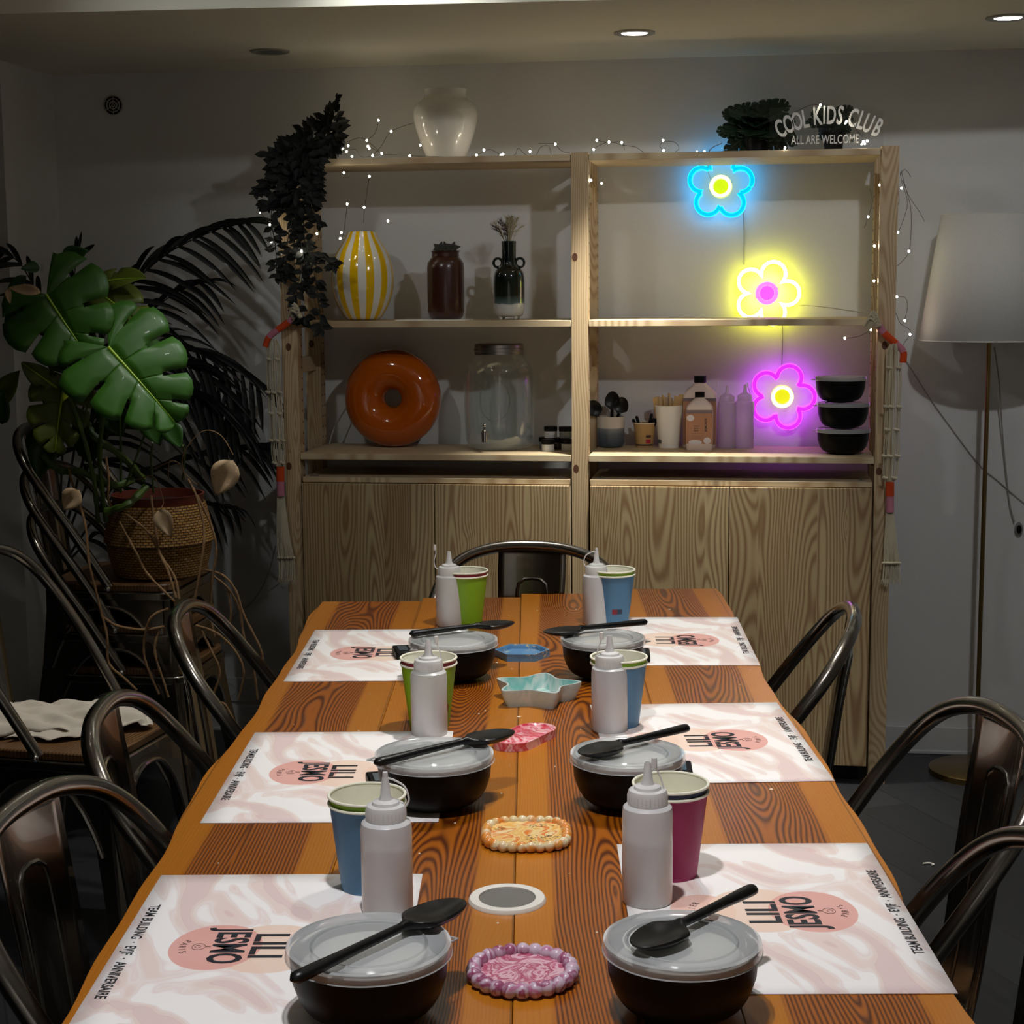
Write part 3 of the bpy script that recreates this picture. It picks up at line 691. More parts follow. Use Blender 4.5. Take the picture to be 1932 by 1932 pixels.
# printed recycling badge low on some cups
def badge(parent_loc, ang, z0, size, m1, m2, cuph=0.098, r=0.0425, rb=0.03):
    g = MB()
    for s, mi in ((-1, 0), (1, 1)):
        vs = []; n = 4
        for j in (0, 1):
            z = z0+size*j; rr = rb+(r-rb)*z/cuph+0.0004
            for i in range(n+1):
                a = ang+(s*0.5-0.5+i/n)*size/rr*1.0; vs.append((rr*math.cos(a), rr*math.sin(a), z))
        g.add(vs, [(i, i+1, n+2+i, n+1+i) for i in range(n)], mi)
    return g
for o in list(COL.objects):
    if o.name.startswith('paper_cup') and o.type == 'EMPTY' and 'outer' in o['label']:
        if 'far right' in o['label']:
            obj('recycling_badge', badge(None, math.radians(-72), 0.022, 0.010, None, None), [M['cup_red'], M['cup_navy']], o, label='red and blue printed badge')
        if 'middle of the left' in o['label']:
            obj('recycling_badge', badge(None, math.radians(-42), 0.026, 0.012, None, None), [M['cup_red'], M['cup_red']], o, label='dark red printed badge')
# little black scales under the paper bowls
def scale(u, v, rz, label):
    p = Pz(u, v, TZ+0.012)
    t = thing('pocket_scale', label, 'scale', (p.x, p.y, MZ), rz, 'pocket scales half hidden by the bowls')
    obj('scale_body', MB().box(-0.03, 0.03, -0.02, 0.02, 0, 0.014), M['black'], t, bevel=0.003)
    obj('scale_screen', MB().box(-0.018, 0.018, -0.012, 0.004, 0.0141, 0.0146), simple('lcd_%d' % int(u), srgb(70, 84, 92), 0.2), t)
    obj('scale_buttons', MB().box(-0.018, -0.004, 0.008, 0.013, 0.0141, 0.015).box(0.004, 0.018, 0.008, 0.013, 0.0141, 0.015), M['tin'], t)
scale(764, 1226, math.radians(-70), 'small black pocket scale by the far left bowl, on the paper')
scale(1205, 1232, math.radians(95), 'small black pocket scale by the far right bowl, on the paper')
scale(722, 1470, math.radians(-70), 'small black pocket scale by the middle left bowl, under the spoon handle')
scale(1278, 1450, math.radians(95), 'small black pocket scale by the middle right bowl, on the paper')
# cast trays
def cast(name, base, a, b, c, sc=30, dist=3.0, rough=0.35, extra=None):
    g = N(name); co = g.coord(); info = g.n('ShaderNodeObjectInfo').outputs['Random']
    n1 = g.n('ShaderNodeTexNoise', {'Vector': co, 'Scale': sc, 'Detail': 2.5, 'Distortion': dist}).outputs[0]
    col = g.ramp(n1, [(0.30, base), (0.44, a), (0.50, base), (0.56, b), (0.64, c), (0.72, base)])
    if extra: 
        n2 = g.n('ShaderNodeTexNoise', {'Vector': co, 'Scale': 260, 'Detail': 2}).outputs[0]; n3 = g.n('ShaderNodeTexNoise', {'Vector': co, 'Scale': 28}).outputs[0]
        f = g.math('MULTIPLY', g.n('ShaderNodeMapRange', {0: n2, 1: 0.55, 2: 0.6}).outputs[0], g.n('ShaderNodeMapRange', {0: n3, 1: 0.56, 2: 0.6}).outputs[0])
        col = g.mix(f, col, extra)
    g.p(color=col, rough=rough, coat=0.4); return g.m
M['castpink'] = cast('cast_pink', srgb(226, 188, 198), srgb(176, 52, 96), srgb(222, 170, 186), srgb(190, 70, 118), 34, 2.5)
M['castlilac'] = cast('cast_lilac', srgb(208, 182, 200), srgb(150, 60, 100), srgb(206, 186, 200), srgb(190, 110, 150), 22, 2.0)
M['castorange'] = cast('cast_orange', srgb(244, 216, 152), srgb(236, 178, 84), srgb(228, 120, 22), srgb(246, 224, 170), 20, 1.5, 0.3, extra=srgb(96, 88, 52))
M['castbead'] = cast('cast_bead_orange', srgb(226, 204, 150), srgb(224, 130, 34), srgb(232, 220, 184), srgb(222, 150, 60), 16, 1.0, 0.25)
M['castred'] = cast('cast_red', srgb(236, 168, 178), srgb(206, 40, 66), srgb(240, 196, 196), srgb(212, 60, 84), 18, 2.5)
M['castaqua'] = cast('cast_aqua', srgb(176, 204, 198), srgb(120, 184, 178), srgb(196, 208, 204), srgb(96, 172, 168), 14, 1.5)
M['castblue'] = cast('cast_blue', srgb(88, 138, 180), srgb(80, 128, 172), srgb(92, 142, 184), srgb(78, 126, 168), 14, 1.0, 0.5, extra=srgb(200, 190, 150))
def beaded(u, v, name, label, rx, ry, nb, br, mb_, mt, sq=2.3, ph=0.0):
    p = Pz(u, v, TZ+0.012)
    t = thing(name, label, 'tray', (p.x, p.y, TZ), TA, 'beaded cast trays')
    pts = []
    for k in range(720):
        a = 2*PI*k/720; d = (abs(math.cos(a))**sq+abs(math.sin(a))**sq)**(-1/sq); pts.append((rx*d*math.cos(a), ry*d*math.sin(a)))
    L = [0]
    for i in range(720):
        q, w_ = pts[i], pts[(i+1) % 720]; L.append(L[-1]+math.hypot(w_[0]-q[0], w_[1]-q[1]))
    tot = L[-1]; j = 0
    obj('tray_floor', MB().prism([(x*0.97, y*0.97) for x, y in pts[::15]], 0.0, 0.007), mt, t, bevel=0.001)
    for k in range(nb):
        d = tot*(k+ph)/nb
        while L[j+1] < d: j += 1
        x, y = pts[j % 720]
        obj('bead', MB().sphere((x, y, br*0.98), br, 20, 12, sz=1.0), mb_, t)
    return t
beaded(986, 1822, 'beaded_tray', 'pink marbled tray with a beaded rim, nearest the camera', 0.0475, 0.0475, 24, 0.0078, M['castlilac'], M['castpink'], 2.0)
beaded(993, 1564, 'beaded_tray', 'orange and cream marbled square tray with a pearly beaded rim', 0.0485, 0.0485, 30, 0.0066, M['castbead'], M['castorange'], 3.2)
p = Pz(957, 1699, TZ)
t = thing('cable_grommet', 'white ring grommet with a grey lid set in the table', 'grommet', (p.x, p.y, TZ))
obj('grommet_ring', MB().lathe([(0.031, 0.0005), (0.031, 0.004), (0.033, 0.0045), (0.0405, 0.0042), (0.0425, 0.001), (0.0425, 0)], 56), simple('white_plastic', srgb(226, 222, 212), 0.4), t)
obj('grommet_lid', MB().lathe([(0.0001, 0.0015), (0.0312, 0.0015), (0.0312, 0.0005)], 48), simple('grey_plastic', srgb(112, 110, 104), 0.45), t)
def plate_from(outline, depth, wall, name, label, loc, rz, m, inner_m=None, sc_in=0.86, out_flare=0.0):
    t = thing(name, label, 'tray', loc, rz)
    n = len(outline)
    g = MB(); vs = []
    def ring(s, z): return [(x*s, y*s, z) for x, y in outline]
    rings = [ring(0.86 if out_flare else 1.0, 0.0), ring(0.99, depth*0.75), ring(1.0, depth), ring(sc_in+0.03, depth), ring(sc_in, depth*0.8), ring(sc_in*(0.84 if out_flare else 0.985), wall)]
    for r_ in rings: vs += r_
    fs = []
    mi = []
    for i in range(5):
        for k in range(n): fs.append((i*n+k, i*n+(k+1) % n, (i+1)*n+(k+1) % n, (i+1)*n+k)); mi.append(1 if i >= 3 and inner_m else 0)
    fs += [tuple(range(n))[::-1], tuple(range(5*n, 6*n))]; mi += [0, 1 if inner_m else 0]
    g.v = vs; g.f = fs; g.m = mi
    obj('cast_body', g, [m, inner_m or m], t, angle=50)
    return t
# red oval tray
p = Pz(990, 1388, TZ+0.008); o = []
for k in range(48):
    a = 2*PI*k/48; cx = 0.032 if math.cos(a) > 0 else -0.032; o.append((cx+0.030*math.cos(a), 0.030*math.sin(a)))
plate_from(o, 0.012, 0.010, 'oval_tray', 'red and pink marbled oval tray in the middle of the table', (p.x, p.y, TZ), math.radians(68), M['castred'], None, 0.9)
# aqua star dish
p = Pz(1012, 1300, TZ+0.018); o = []
ctl = []
for k in range(5):
    a = 2*PI*k/5; ctl.append(((0.073)*math.cos(a), 0.073*math.sin(a), 0)); 
    for da, rr in ((0.20, 0.063), (0.628, 0.047), (1.06, 0.063)): ctl.append((rr*math.cos(a+da), rr*math.sin(a+da), 0))
o = [(q.x, q.y) for q in crom(ctl, 4, True)]
plate_from(o, 0.028, 0.006, 'star_dish', 'pale aqua star-shaped dish in the middle of the table', (p.x, p.y, TZ), math.radians(14), cast('cast_aqua_pale', srgb(196, 210, 206), srgb(186, 204, 200), srgb(204, 212, 210), srgb(176, 200, 196), 14, 1.5), M['castaqua'], 0.90, 1)
# blue hexagon tray
p = Pz(985, 1228, TZ+0.010)
o = [(0.050*math.cos(k*PI/3), 0.050*math.sin(k*PI/3)) for k in range(6)]
t = plate_from(o, 0.013, 0.005, 'hexagon_tray', 'blue hexagonal tray at the far end of the table', (p.x, p.y, TZ), math.radians(6), M['castblue'], M['castblue'], 0.9)
# ================================================================ things on the shelves
def on_shelf(u, y, z):
    """point on a shelf at photo column u and depth y"""
    k = Py(u, 700, y); 
    for _ in range(3):
        lo = Py(u, 700, y); v = 700+(lo.z-z)*ppm((lo.x, y, z)); k = Py(u, v, y)
    return Vector((k.x, y, z))
def px_prof(base, u, vb, pts):
    """half widths and rows measured on the photograph -> metres"""
    s = ppm(base); return [(max(hw/s, 0.0001), (vb-v)/s) for hw, v in pts]
# large white vase on top of the shelves
b = on_shelf(842, 0.14, ZT)
t = thing('white_vase', 'large white glazed vase standing on top of the shelves', 'vase', b)
pr = px_prof(b, 842, 296, [(0, 295.8), (34, 295.8), (37, 293), (46, 270), (58, 236), (62, 214), (60, 200), (52, 189), (42, 184), (39, 178), (40, 168), (41, 165), (39, 165), (37, 178), (48, 192), (56, 212), (40, 280)])
obj('vase_body', MB().lathe(smooth_prof(pr) if False else pr, 64), M['white'], t, sub=1, angle=70)
# striped vase
b = on_shelf(686, 0.14, ZM)
t = thing('striped_vase', 'yellow and white striped round vase on the upper left shelf', 'vase', b)
def stripes():
    g = N('yellow_white_stripes'); sep = g.n('ShaderNodeSeparateXYZ', {0: g.coord()})
    a = g.math('ARCTAN2', sep.outputs[1], sep.outputs[0])
    s = g.math('SINE', g.math('MULTIPLY', g.math('ADD', a, 0.18), 12.0))
    col = g.mix(g.n('ShaderNodeMapRange', {0: s, 1: -0.06, 2: 0.06}).outputs[0], srgb(224, 222, 212), srgb(232, 186, 10))
    g.p(color=col, rough=0.12, coat=0.6); return g.m
M['stripes'] = stripes()
pr = px_prof(b, 686, 600, [(0, 599.5), (30, 599.5), (33, 597), (46, 578), (56, 552), (60, 525), (58, 500), (50, 475), (38, 457), (30, 445), (26, 434), (24, 434), (28, 447), (48, 478), (52, 520), (40, 580)])
obj('vase_body', MB().lathe(pr, 72), M['stripes'], t, sub=1, angle=70)
# thin white card under the jar
b = on_shelf(815, 0.10, ZM)
o = obj('paper_card', MB().box(-0.105, 0.10, -0.07, 0.07, 0, 0.0025), M['paper'], None, (b.x+0.01, 0.10, ZM)); tag(o, 'thin white card lying on the upper left shelf under the brown jar', 'card')
# brown jar with dried leaves in its mouth
b = on_shelf(842, 0.12, ZM+0.0026)
t = thing('brown_jar', 'dark brown glazed jar on the upper left shelf', 'jar', b)
pr = px_prof(b, 842, 599.5, [(0, 599), (27, 599), (31, 596), (34.5, 585), (35, 560), (35, 505), (34, 495), (28, 486), (25.5, 484), (26, 481), (25.5, 478), (26, 474), (28, 472), (24, 472), (23, 484), (30, 497)])
obj('jar_body', MB().lathe(pr, 56), simple('brown_glaze', srgb(62, 30, 18), 0.3, coat=0.5), t, angle=60)
t2 = thing('dried_leaves', 'curled dark dried leaves sticking out of the brown jar', 'plant', b+Vector((0, 0, 0.193)))
leaf_holder = t2; M['drydark'] = simple('dry_dark_leaf', srgb(58, 58, 50), 0.8)
# dark bottle vase with two ring handles and dried flowers
b = on_shelf(961, 0.13, ZM)
t = thing('bottle_vase', 'dark green and white bottle vase with two ring handles', 'vase', b)
def ombre():
    g = N('green_white_glaze'); sep = g.n('ShaderNodeSeparateXYZ', {0: g.coord()})
    nz = g.n('ShaderNodeTexNoise', {'Vector': g.coord(), 'Scale': 30}).outputs[0]
    z = g.math('ADD', sep.outputs[2], g.math('MULTIPLY', g.math('SUBTRACT', nz, 0.5), 0.012))
    col = g.ramp(g.math('DIVIDE', z, 0.2), [(0.0, srgb(206, 204, 198)), (0.215, srgb(206, 206, 200)), (0.24, srgb(90, 108, 106)), (0.36, srgb(34, 38, 26)), (0.60, srgb(10, 22, 16)), (1.0, srgb(8, 18, 14))])
    g.p(color=col, rough=0.12, coat=0.6); return g.m
M['ombre'] = ombre()
pr = px_prof(b, 961, 600, [(0, 595), (22, 595), (26, 592), (29, 584), (29.5, 560), (29.5, 525), (28, 512), (22, 504), (14.5, 500), (13.5, 495), (13.5, 458), (14.5, 453), (12, 453), (11, 495), (20, 510)])
obj('vase_body', MB().lathe(pr, 48), M['ombre'], t, sub=1, angle=60)
s = ppm(b)
for sx in (-1, 1):
    obj('ring_handle', MB().tube([((sx*21+8*math.cos(a*PI/10))/s, 0, (600-494+8.5*math.sin(a*PI/10))/s) for a in range(20)], 2.6/s, 10, closed=True), M['ombre'], t)
    for sy in (-1, 1): obj('foot', MB().sphere((sx*14/s, sy*14/s, 4/s), 4.2/s, 10, 6), M['ombre'], t)
t = thing('dried_flower_bunch', 'small bunch of dried grasses and pampas in the dark bottle vase', 'flowers', b+Vector((0, 0, 140/s)))
gm = [simple('dry_straw', srgb(150, 134, 96), 0.9), simple('dry_brown', srgb(74, 52, 40), 0.9), simple('dry_cream', srgb(176, 164, 132), 0.9)]
for k in range(20):
    a = random.uniform(-1, 1); dep = random.uniform(-0.5, 0.5); L = random.uniform(0.055, 0.085)
    tip = Vector((a*0.055, dep*0.04, L*(1.05-0.30*abs(a)))); g = MB()
    base = Vector((a*0.004, dep*0.004, -0.02)); pts = crom([base, tip*0.5+Vector((0, 0, 0.008)), tip], 4); g.tube(pts, 0.0007, 4)
    mi = 1 if a < -0.1 and random.random() < 0.7 else (2 if random.random() < 0.4 else 0)
    for j in range(34):
        f = random.uniform(0.45, 1); q = pts[min(len(pts)-1, int(f*(len(pts)-1)))]
        dv = Vector((random.uniform(-1, 1)+a*0.7, random.uniform(-1, 1), random.uniform(0.2, 1.4))).normalized()*random.uniform(0.009, 0.020)
        g.tube([q, q+dv], [0.0007, 0.0001], 3, cap=False)
    obj('dried_stem', g, gm[mi], t)
# orange donut lamp
b = on_shelf(743, 0.20, ZL)
s = ppm(b); R_ = 92/s; ri = 16/s; rt_ = (R_-ri)/2; rm = (R_+ri)/2
g = MB(); n = 72; seg = 32
gv = []
for i in range(n):
    a = 2*PI*i/n
    for k in range(seg):
        q = 2*PI*k/seg; rr = rm+rt_*math.cos(q); gv.append((rr*math.cos(a), rt_*0.95*math.sin(q), rr*math.sin(a)+R_))
g.add(gv, [(i*seg+k, i*seg+(k+1) % seg, ((i+1) % n)*seg+(k+1) % seg, ((i+1) % n)*seg+k) for i in range(n) for k in range(seg)])
t = thing('donut_lamp', 'orange glass donut-shaped lamp, unlit, on the middle left shelf', 'lamp', b)
og = N('amber_glass'); nz = og.n('ShaderNodeTexNoise', {'Vector': og.coord(), 'Scale': 6}).outputs[0]
og.p(color=og.mix(nz, srgb(192, 92, 6), srgb(168, 72, 2)), rough=0.08, coat=1.0, sss=0.05)
obj('donut_body', g, og.m, t)
o = obj('lamp_cord', MB().tube(crom([(-R_*0.8, 0.09, R_*1.1), (-R_*1.05, 0.08, R_*0.85), (-R_*1.35, 0.06, R_*0.35), (-R_*1.45, 0.05, 0.004), (-R_*1.50, 0.06, 0.004)], 6), 0.0022, 6), M['cable'], t)
# glass drinks dispenser
b = on_shelf(943, 0.165, ZL)
t = thing('drinks_dispenser', 'clear glass drinks dispenser with a tin lid and chrome tap', 'dispenser', b)
M['glass'] = clear('clear_glass', (0.95, 0.97, 0.96, 1), 0.02, 0.02)
pr = px_prof(b, 943, 846, [(0, 844), (48, 844), (58, 840), (63, 828), (65, 810), (65, 712), (63, 695), (54, 680), (46, 672), (43, 664), (43, 652)])
obj('glass_jar', MB().lathe(pr, 64, ell=0.9), M['glass'], t, solid=0.004, sub=1, angle=60)
s = ppm(b)
lp = [(0, 198), (43, 198), (46, 196), (46, 190), (47, 189), (47, 184), (46, 183), (46, 178), (44, 178)]
obj('tin_lid', MB().lathe([(max(r/s, .0001), z/s) for r, z in lp], 56, ell=0.92), M['tin'], t)
g = MB(); x0 = -17/s; y0 = -0.9*60/s; z0 = 32/s
g.tube([(x0, y0+0.004, z0), (x0, y0-0.012, z0)], 0.011, 16).tube([(x0, y0-0.008, z0), (x0, y0-0.030, z0)], 0.007, 12).tube([(x0, y0-0.028, z0+0.010), (x0, y0-0.028, z0-0.020)], [0.009, 0.009], 12)
g.sphere((x0, y0-0.028, z0+0.011), 0.0075, 14, 8).tube([(x0, y0-0.028, z0+0.016), (x0, y0-0.030, z0+0.026)], 0.003, 8).sphere((x0, y0-0.030, z0+0.029), 0.0055, 12, 8)
obj('tap', g, M['chrome'], t)
# raised glass emblem ring on the jar front
g = MB(); 
for k in range(40):
    a = 2*PI*k/40; 
em = [(28/s*math.cos(2*PI*k/40), -0.9*math.sqrt(max(0, (65/s)**2-(28/s*math.cos(2*PI*k/40))**2))-0.002, 95/s+38/s*math.sin(2*PI*k/40)) for k in range(40)]
obj('embossed_ring', g.tube(em, 0.0012, 5, closed=True), M['glass'], t)
# small paint pots
M['potclear'] = clear('pot_clear', (0.95, 0.95, 0.95, 1), 0.05, 0.12)
pots = [(1034, 846, 0.115, 0, srgb(216, 216, 210), 'small white paint pot with a black lid, front of the group by the dispenser'),
        (1071, 844, 0.13, 0, srgb(190, 186, 170), 'small cream paint pot with a black lid, half behind the middle post'),
        (1029, 835, 0.19, 0, srgb(120, 120, 116), 'small empty paint pot with a black lid, behind at the left'),
        (1052, 838, 0.175, 0, srgb(60, 52, 40), 'small dark paint pot with a black lid, centre of the lower row'),
        (1039, 812, 0.160, 1, srgb(196, 196, 196), 'small pale paint pot with a black lid stacked on the upper left'),
        (1067, 812, 0.155, 1, srgb(130, 134, 128), 'small clear paint pot with a black lid stacked on the upper right')]
for (u, v, y, lvl, c, lb) in pots:
    b = on_shelf(u, y, ZL+lvl*0.0345)
    t = thing('paint_pot', lb, 'pot', b, 0, 'small paint pots by the dispenser')
    obj('pot_body', MB().lathe([(0.0001, 0), (0.0175, 0), (0.0185, 0.002), (0.0185, 0.020), (0.017, 0.022)], 28), simple('pot_paint_%d' % u, c, 0.4), t)
    obj('pot_lid', MB().lathe([(0.0195, 0.0205), (0.0200, 0.022), (0.0200, 0.033), (0.0190, 0.034), (0.0001, 0.034)], 32), M['black'], t)
# utensil pot with black spoons
b = on_shelf(1152, 0.245, ZL)
t = thing('utensil_pot', 'white pot with a dipped blue base holding black spoons', 'pot', b)
def dip():
    g = N('dipped_glaze'); sep = g.n('ShaderNodeSeparateXYZ', {0: g.coord()})
    col = g.ramp(g.math('DIVIDE', sep.outputs[2], 0.1), [(0.0, srgb(66, 78, 94)), (0.40, srgb(88, 98, 110)), (0.52, srgb(120, 126, 132)), (0.58, srgb(126, 132, 138)), (0.585, srgb(208, 200, 188)), (1.0, srgb(208, 200, 188))], 'LINEAR')
    g.p(color=col, rough=0.35); return g.m
s = ppm(b)
obj('pot_body', MB().lathe([(0.0001, 0), (19/s, 0), (24/s, 3/s), (26/s, 9/s), (26/s, 58/s), (24.5/s, 58/s), (24/s, 10/s), (0.0001, 6/s)], 48), dip(), t)
sp = spoon_mb(0.235)
for k, (dx, dy, lean, ln, lb) in enumerate(((0.002, 0.0, (0.03, -0.05), 1, 'black spoon standing upright in the dipped pot'), (0.010, 0.005, (0.27, -0.02), 0.92, 'black spoon leaning right in the dipped pot'), (-0.010, 0.0, (-0.42, 0.0), 0.9, 'black spatula leaning left in the dipped pot'), (0.0, 0.012, (0.10, -0.08), 0.7, 'short clear spoon in the dipped pot'))):
    L = 0.155*ln+0.0
    m = spoon_mb(L); m.xf(Matrix.Translation((0, 0, L/2)) @ Matrix.Rotation(-PI/2, 4, 'Y')); m.xf(Matrix.Rotation(PI/2, 4, 'Z'))
    o = obj('cooking_spoon', m, M['blackm'] if k < 3 else M['potclear'], None, b+Vector((dx-0.010*(1 if k == 1 else 0)+0.008*(1 if k == 2 else 0), dy, 0.012)), (lean[1], lean[0], 0))
    tag(o, lb, 'spoon', 'spoons in the dipped pot')
# kraft cup with markers
b = on_shelf(1216, 0.25, ZL); s = ppm(b)
t = thing('kraft_cup', 'small brown kraft paper cup holding black markers', 'cup', b)
h = 46/s; obj('cup_wall', MB().lathe([(0.0001, 4/s), (15.5/s, 4/s), (15.5/s, 0), (16/s, 0), (21/s, h), (20.3/s, h), (15/s, 6/s)], 40), simple('kraft_paper', srgb(184, 148, 96), 0.8), t)
obj('rolled_rim', MB().tube([(21/s*math.cos(2*PI*k/40), 21/s*math.sin(2*PI*k/40), h) for k in range(40)], 0.0012, 6, closed=True), M['paper'], t)
def curved_patch(r0, z0, r1, z1, a0, a1, n=6, e=0.0004):
    vs = []
    for (r, z) in ((r0+e, z0), (r1+e, z1)):
        for i in range(n+1): a = a0+(a1-a0)*i/n; vs.append((r*math.cos(a), r*math.sin(a), z))
    return MB().add(vs, [(i, i+1, n+2+i, n+1+i) for i in range(n)])
rr = lambda z: (16+5*z/46)/s
obj('printed_badge', curved_patch(rr(8), 8/s, rr(16), 16/s, math.radians(-78), math.radians(-45)), simple('badge_red', srgb(176, 30, 50), 0.6), t)
obj('printed_text', curved_patch(rr(19), 19/s, rr(24), 24/s, math.radians(-78), math.radians(-45)), simple('badge_brown', srgb(74, 40, 26), 0.6), t)
obj('printed_band', curved_patch(rr(3.5), 3.5/s, rr(6.5), 6.5/s, math.radians(-160), math.radians(-20), 14), simple('badge_dark', srgb(66, 50, 34), 0.6), t)
gcl = simple('marker_grey', srgb(150, 150, 146), 0.4)
for k, (dx, dy, lx, ly) in enumerate(((-0.006, 0, -0.42, 0), (-0.002, 0.006, -0.30, -0.1), (0.004, 0, 0.22, 0), (0.006, 0.005, 0.33, -0.05), (0.009, -0.003, 0.42, 0.08))):
    L = 0.078+0.006*(k % 3); t = thing('marker_pen', ('black-capped marker pen leaning %s in the kraft cup, %s' % ('left' if lx < 0 else 'right', ['outermost at the left', 'second from the left', 'in the middle', 'second from the right', 'outermost at the right'][k])), 'marker', b+Vector((dx*0.5, dy, 0.012 if True else 0)), 0, 'marker pens in the kraft cup', rot=(ly, lx, 0))
    obj('marker_barrel', MB().tube([(0, 0, 0), (0, 0, L*0.56)], 0.0042, 12), gcl, t)
    obj('marker_cap', MB().tube([(0, 0, L*0.56), (0, 0, L*0.96), (0, 0, L)], [0.0048, 0.0046, 0.003], 12), M['black'], t)
# white cup with wooden stirrers
b = on_shelf(1262, 0.245, ZL); s = ppm(b); h = 79/s
t = thing('white_paper_cup', 'tall white paper cup holding wooden stirring sticks', 'cup', b)
obj('cup_wall', MB().lathe([(0.0001, 4/s), (18/s, 4/s), (18.5/s, 0), (19/s, 0), (26.5/s, h), (25.8/s, h), (18/s, 6/s)], 44), M['paper'], t)
obj('rolled_rim', MB().tube([(26.5/s*math.cos(2*PI*k/44), 26.5/s*math.sin(2*PI*k/44), h) for k in range(44)], 0.0014, 6, closed=True), M['paper'], t)
r1 = lambda z: (19+7.5*z/79)/s
obj('printed_mark', curved_patch(r1(8), 8/s, r1(16), 16/s, math.radians(-172), math.radians(-130)), simple('mark_grey', srgb(96, 104, 100), 0.6), t)
stk = simple('birch_stick', srgb(206, 168, 112), 0.7, 0, 60, 0.15)
for k in range(16):
    fx = -1+2*(k+0.5)/16+random.uniform(-0.03, 0.03); rw = 0.0028 if k not in (0, 1, 12, 14) else 0.0075
    L = (79+random.uniform(8, 24))/s; x = fx*12/s; lean = fx*0.17
    y = math.sqrt(max(0, 1-fx*fx))*8/s*random.choice((-1, 1))*random.uniform(0.2, 0.9)
    o = obj('stirring_stick', MB().box(-rw, rw, -0.0008, 0.0008, 0, L-0.006), stk, None, b+Vector((x, y, 0.0045)), (0, lean, 0), bevel=0.0005)
    tag(o, 'flat birch stirring stick standing in the tall white paper cup', 'stick', 'stirring sticks in the white cup')
# two sealer bottles
lab = simple('label_brown', srgb(168, 120, 92), 0.6); bodyp = simple('bottle_cream', srgb(222, 204, 192), 0.4)
def sealer(u, y, wpx, hpx, lab_top, label, tilt=0.0):
    b = on_shelf(u, y, ZL); s = ppm(b); w_ = wpx/2/s; d_ = w_*0.6; Hb = hpx/s
    t = thing('sealer_bottle', label, 'bottle', b)
    def rect(k, z, r_=0.3):
        o = []
        for cx, cy, a0 in ((1, 1, 0), (-1, 1, 90), (-1, -1, 180), (1, -1, 270)):
            for j in range(5):
                a = math.radians(a0+22.5*j); rad = 0.28*d_*k[2]
                o.append((cx*(w_*k[0]-rad)+rad*math.cos(a), cy*(d_*k[1]-rad)+rad*math.sin(a), z))
        return o
    lev = [((0.94, 0.9, 1), 0), ((1, 1, 1), 0.03*Hb), ((1, 1, 1), 0.70*Hb), ((0.97, 0.97, 1), 0.75*Hb), ((0.80, 0.86, 1.2), 0.80*Hb), ((0.40, 0.62, 1.9), 0.885*Hb), ((0.33, 0.55, 1.9), 0.90*Hb), ((0.32, 0.53, 1.85), 0.93*Hb)]
    g = MB(); n = 20
    for k, z in lev: g.v += rect(k, z)
    for i in range(len(lev)-1):
        for k in range(n): g.f.append((i*n+k, i*n+(k+1) % n, (i+1)*n+(k+1) % n, (i+1)*n+k)); g.m.append(0)
    g.f += [tuple(range(n))[::-1], tuple(range((len(lev)-1)*n, len(lev)*n))]; g.m += [0, 0]
    obj('bottle_body', g, bodyp, t, angle=35)
    obj('screw_cap', MB().lathe([(0.36*w_, 0.91*Hb), (0.37*w_, 0.915*Hb), (0.37*w_, 0.995*Hb), (0.35*w_, Hb), (0.0001, Hb)], 32, ell=0.97), M['black'], t)
    z1 = lab_top/s; z0 = 0.115*Hb if hpx < 120 else 0.05*Hb
    L = obj('bottle_label', MB().box(-w_*0.98, w_*0.98, -d_-0.0004, -d_+0.001, z0, z1).box(-w_*0.98, w_*0.98, d_-0.001, d_+0.0004, z0, z1), lab, t)
    obj('label_band', MB().box(-w_*0.98, w_*0.98, -d_-0.0006, -d_-0.0003, z1-0.010, z1), simple('label_grey', srgb(120, 104, 110), 0.6), L)
    return t, s, w_, d_, Hb
sealer(1320, 0.255, 62, 134, 94, 'large cream sealer bottle with a black cap, behind the smaller one')
t, s, w_, d_, Hb = sealer(1319.5, 0.18, 50, 109, 76, 'small sealer bottle with a brown printed label and black cap')
RX = Matrix.Rotation(PI/2, 4, 'X'); yy = -d_-0.0007
def lbl(body, size, x, z, sx=1, bold=0, rot=0):
    m = text_mb(body, size, 0.00003, sx, bold); m.xf(Matrix.Translation((x, yy, z)) @ RX @ Matrix.Rotation(rot, 4, 'Z')); return m
obj('label_print', merge([lbl('JESMONITE', 0.0085, w_*0.50, Hb*0.44, 0.92, 0.0002, PI/2), lbl('ACRYLIC', 0.0048, -w_*0.18, Hb*0.42, 0.9, 0.0001), lbl('GLOSS', 0.0048, -w_*0.24, Hb*0.38, 0.9, 0.0001), lbl('SEALER', 0.0048, -w_*0.22, Hb*0.34, 0.9, 0.0001),
    MB().box(-w_*0.58, w_*0.20, yy, yy+0.0002, Hb*0.29, Hb*0.294).box(-w_*0.58, w_*0.30, yy, yy+0.0002, Hb*0.245, Hb*0.249).box(-w_*0.58, w_*0.30, yy, yy+0.0002, Hb*0.215, Hb*0.219)]), M['ink'], t, smooth=False)
def blob(cx, cz, rx, rz_, sq=1): return MB().add([(cx+rx*math.cos(2*PI*k/20)*(1+0.08*math.sin(3*k)), yy-0.0001, cz+rz_*math.sin(2*PI*k/20)) for k in range(20)], [tuple(range(20))])
obj('label_picture', merge([blob(-w_*0.66, Hb*0.56, w_*0.28, Hb*0.055), blob(-w_*0.3, Hb*0.14, w_*0.5, Hb*0.045), blob(w_*0.6, Hb*0.17, w_*0.28, Hb*0.055)]), simple('label_white', srgb(206, 200, 204), 0.6), t, smooth=False)
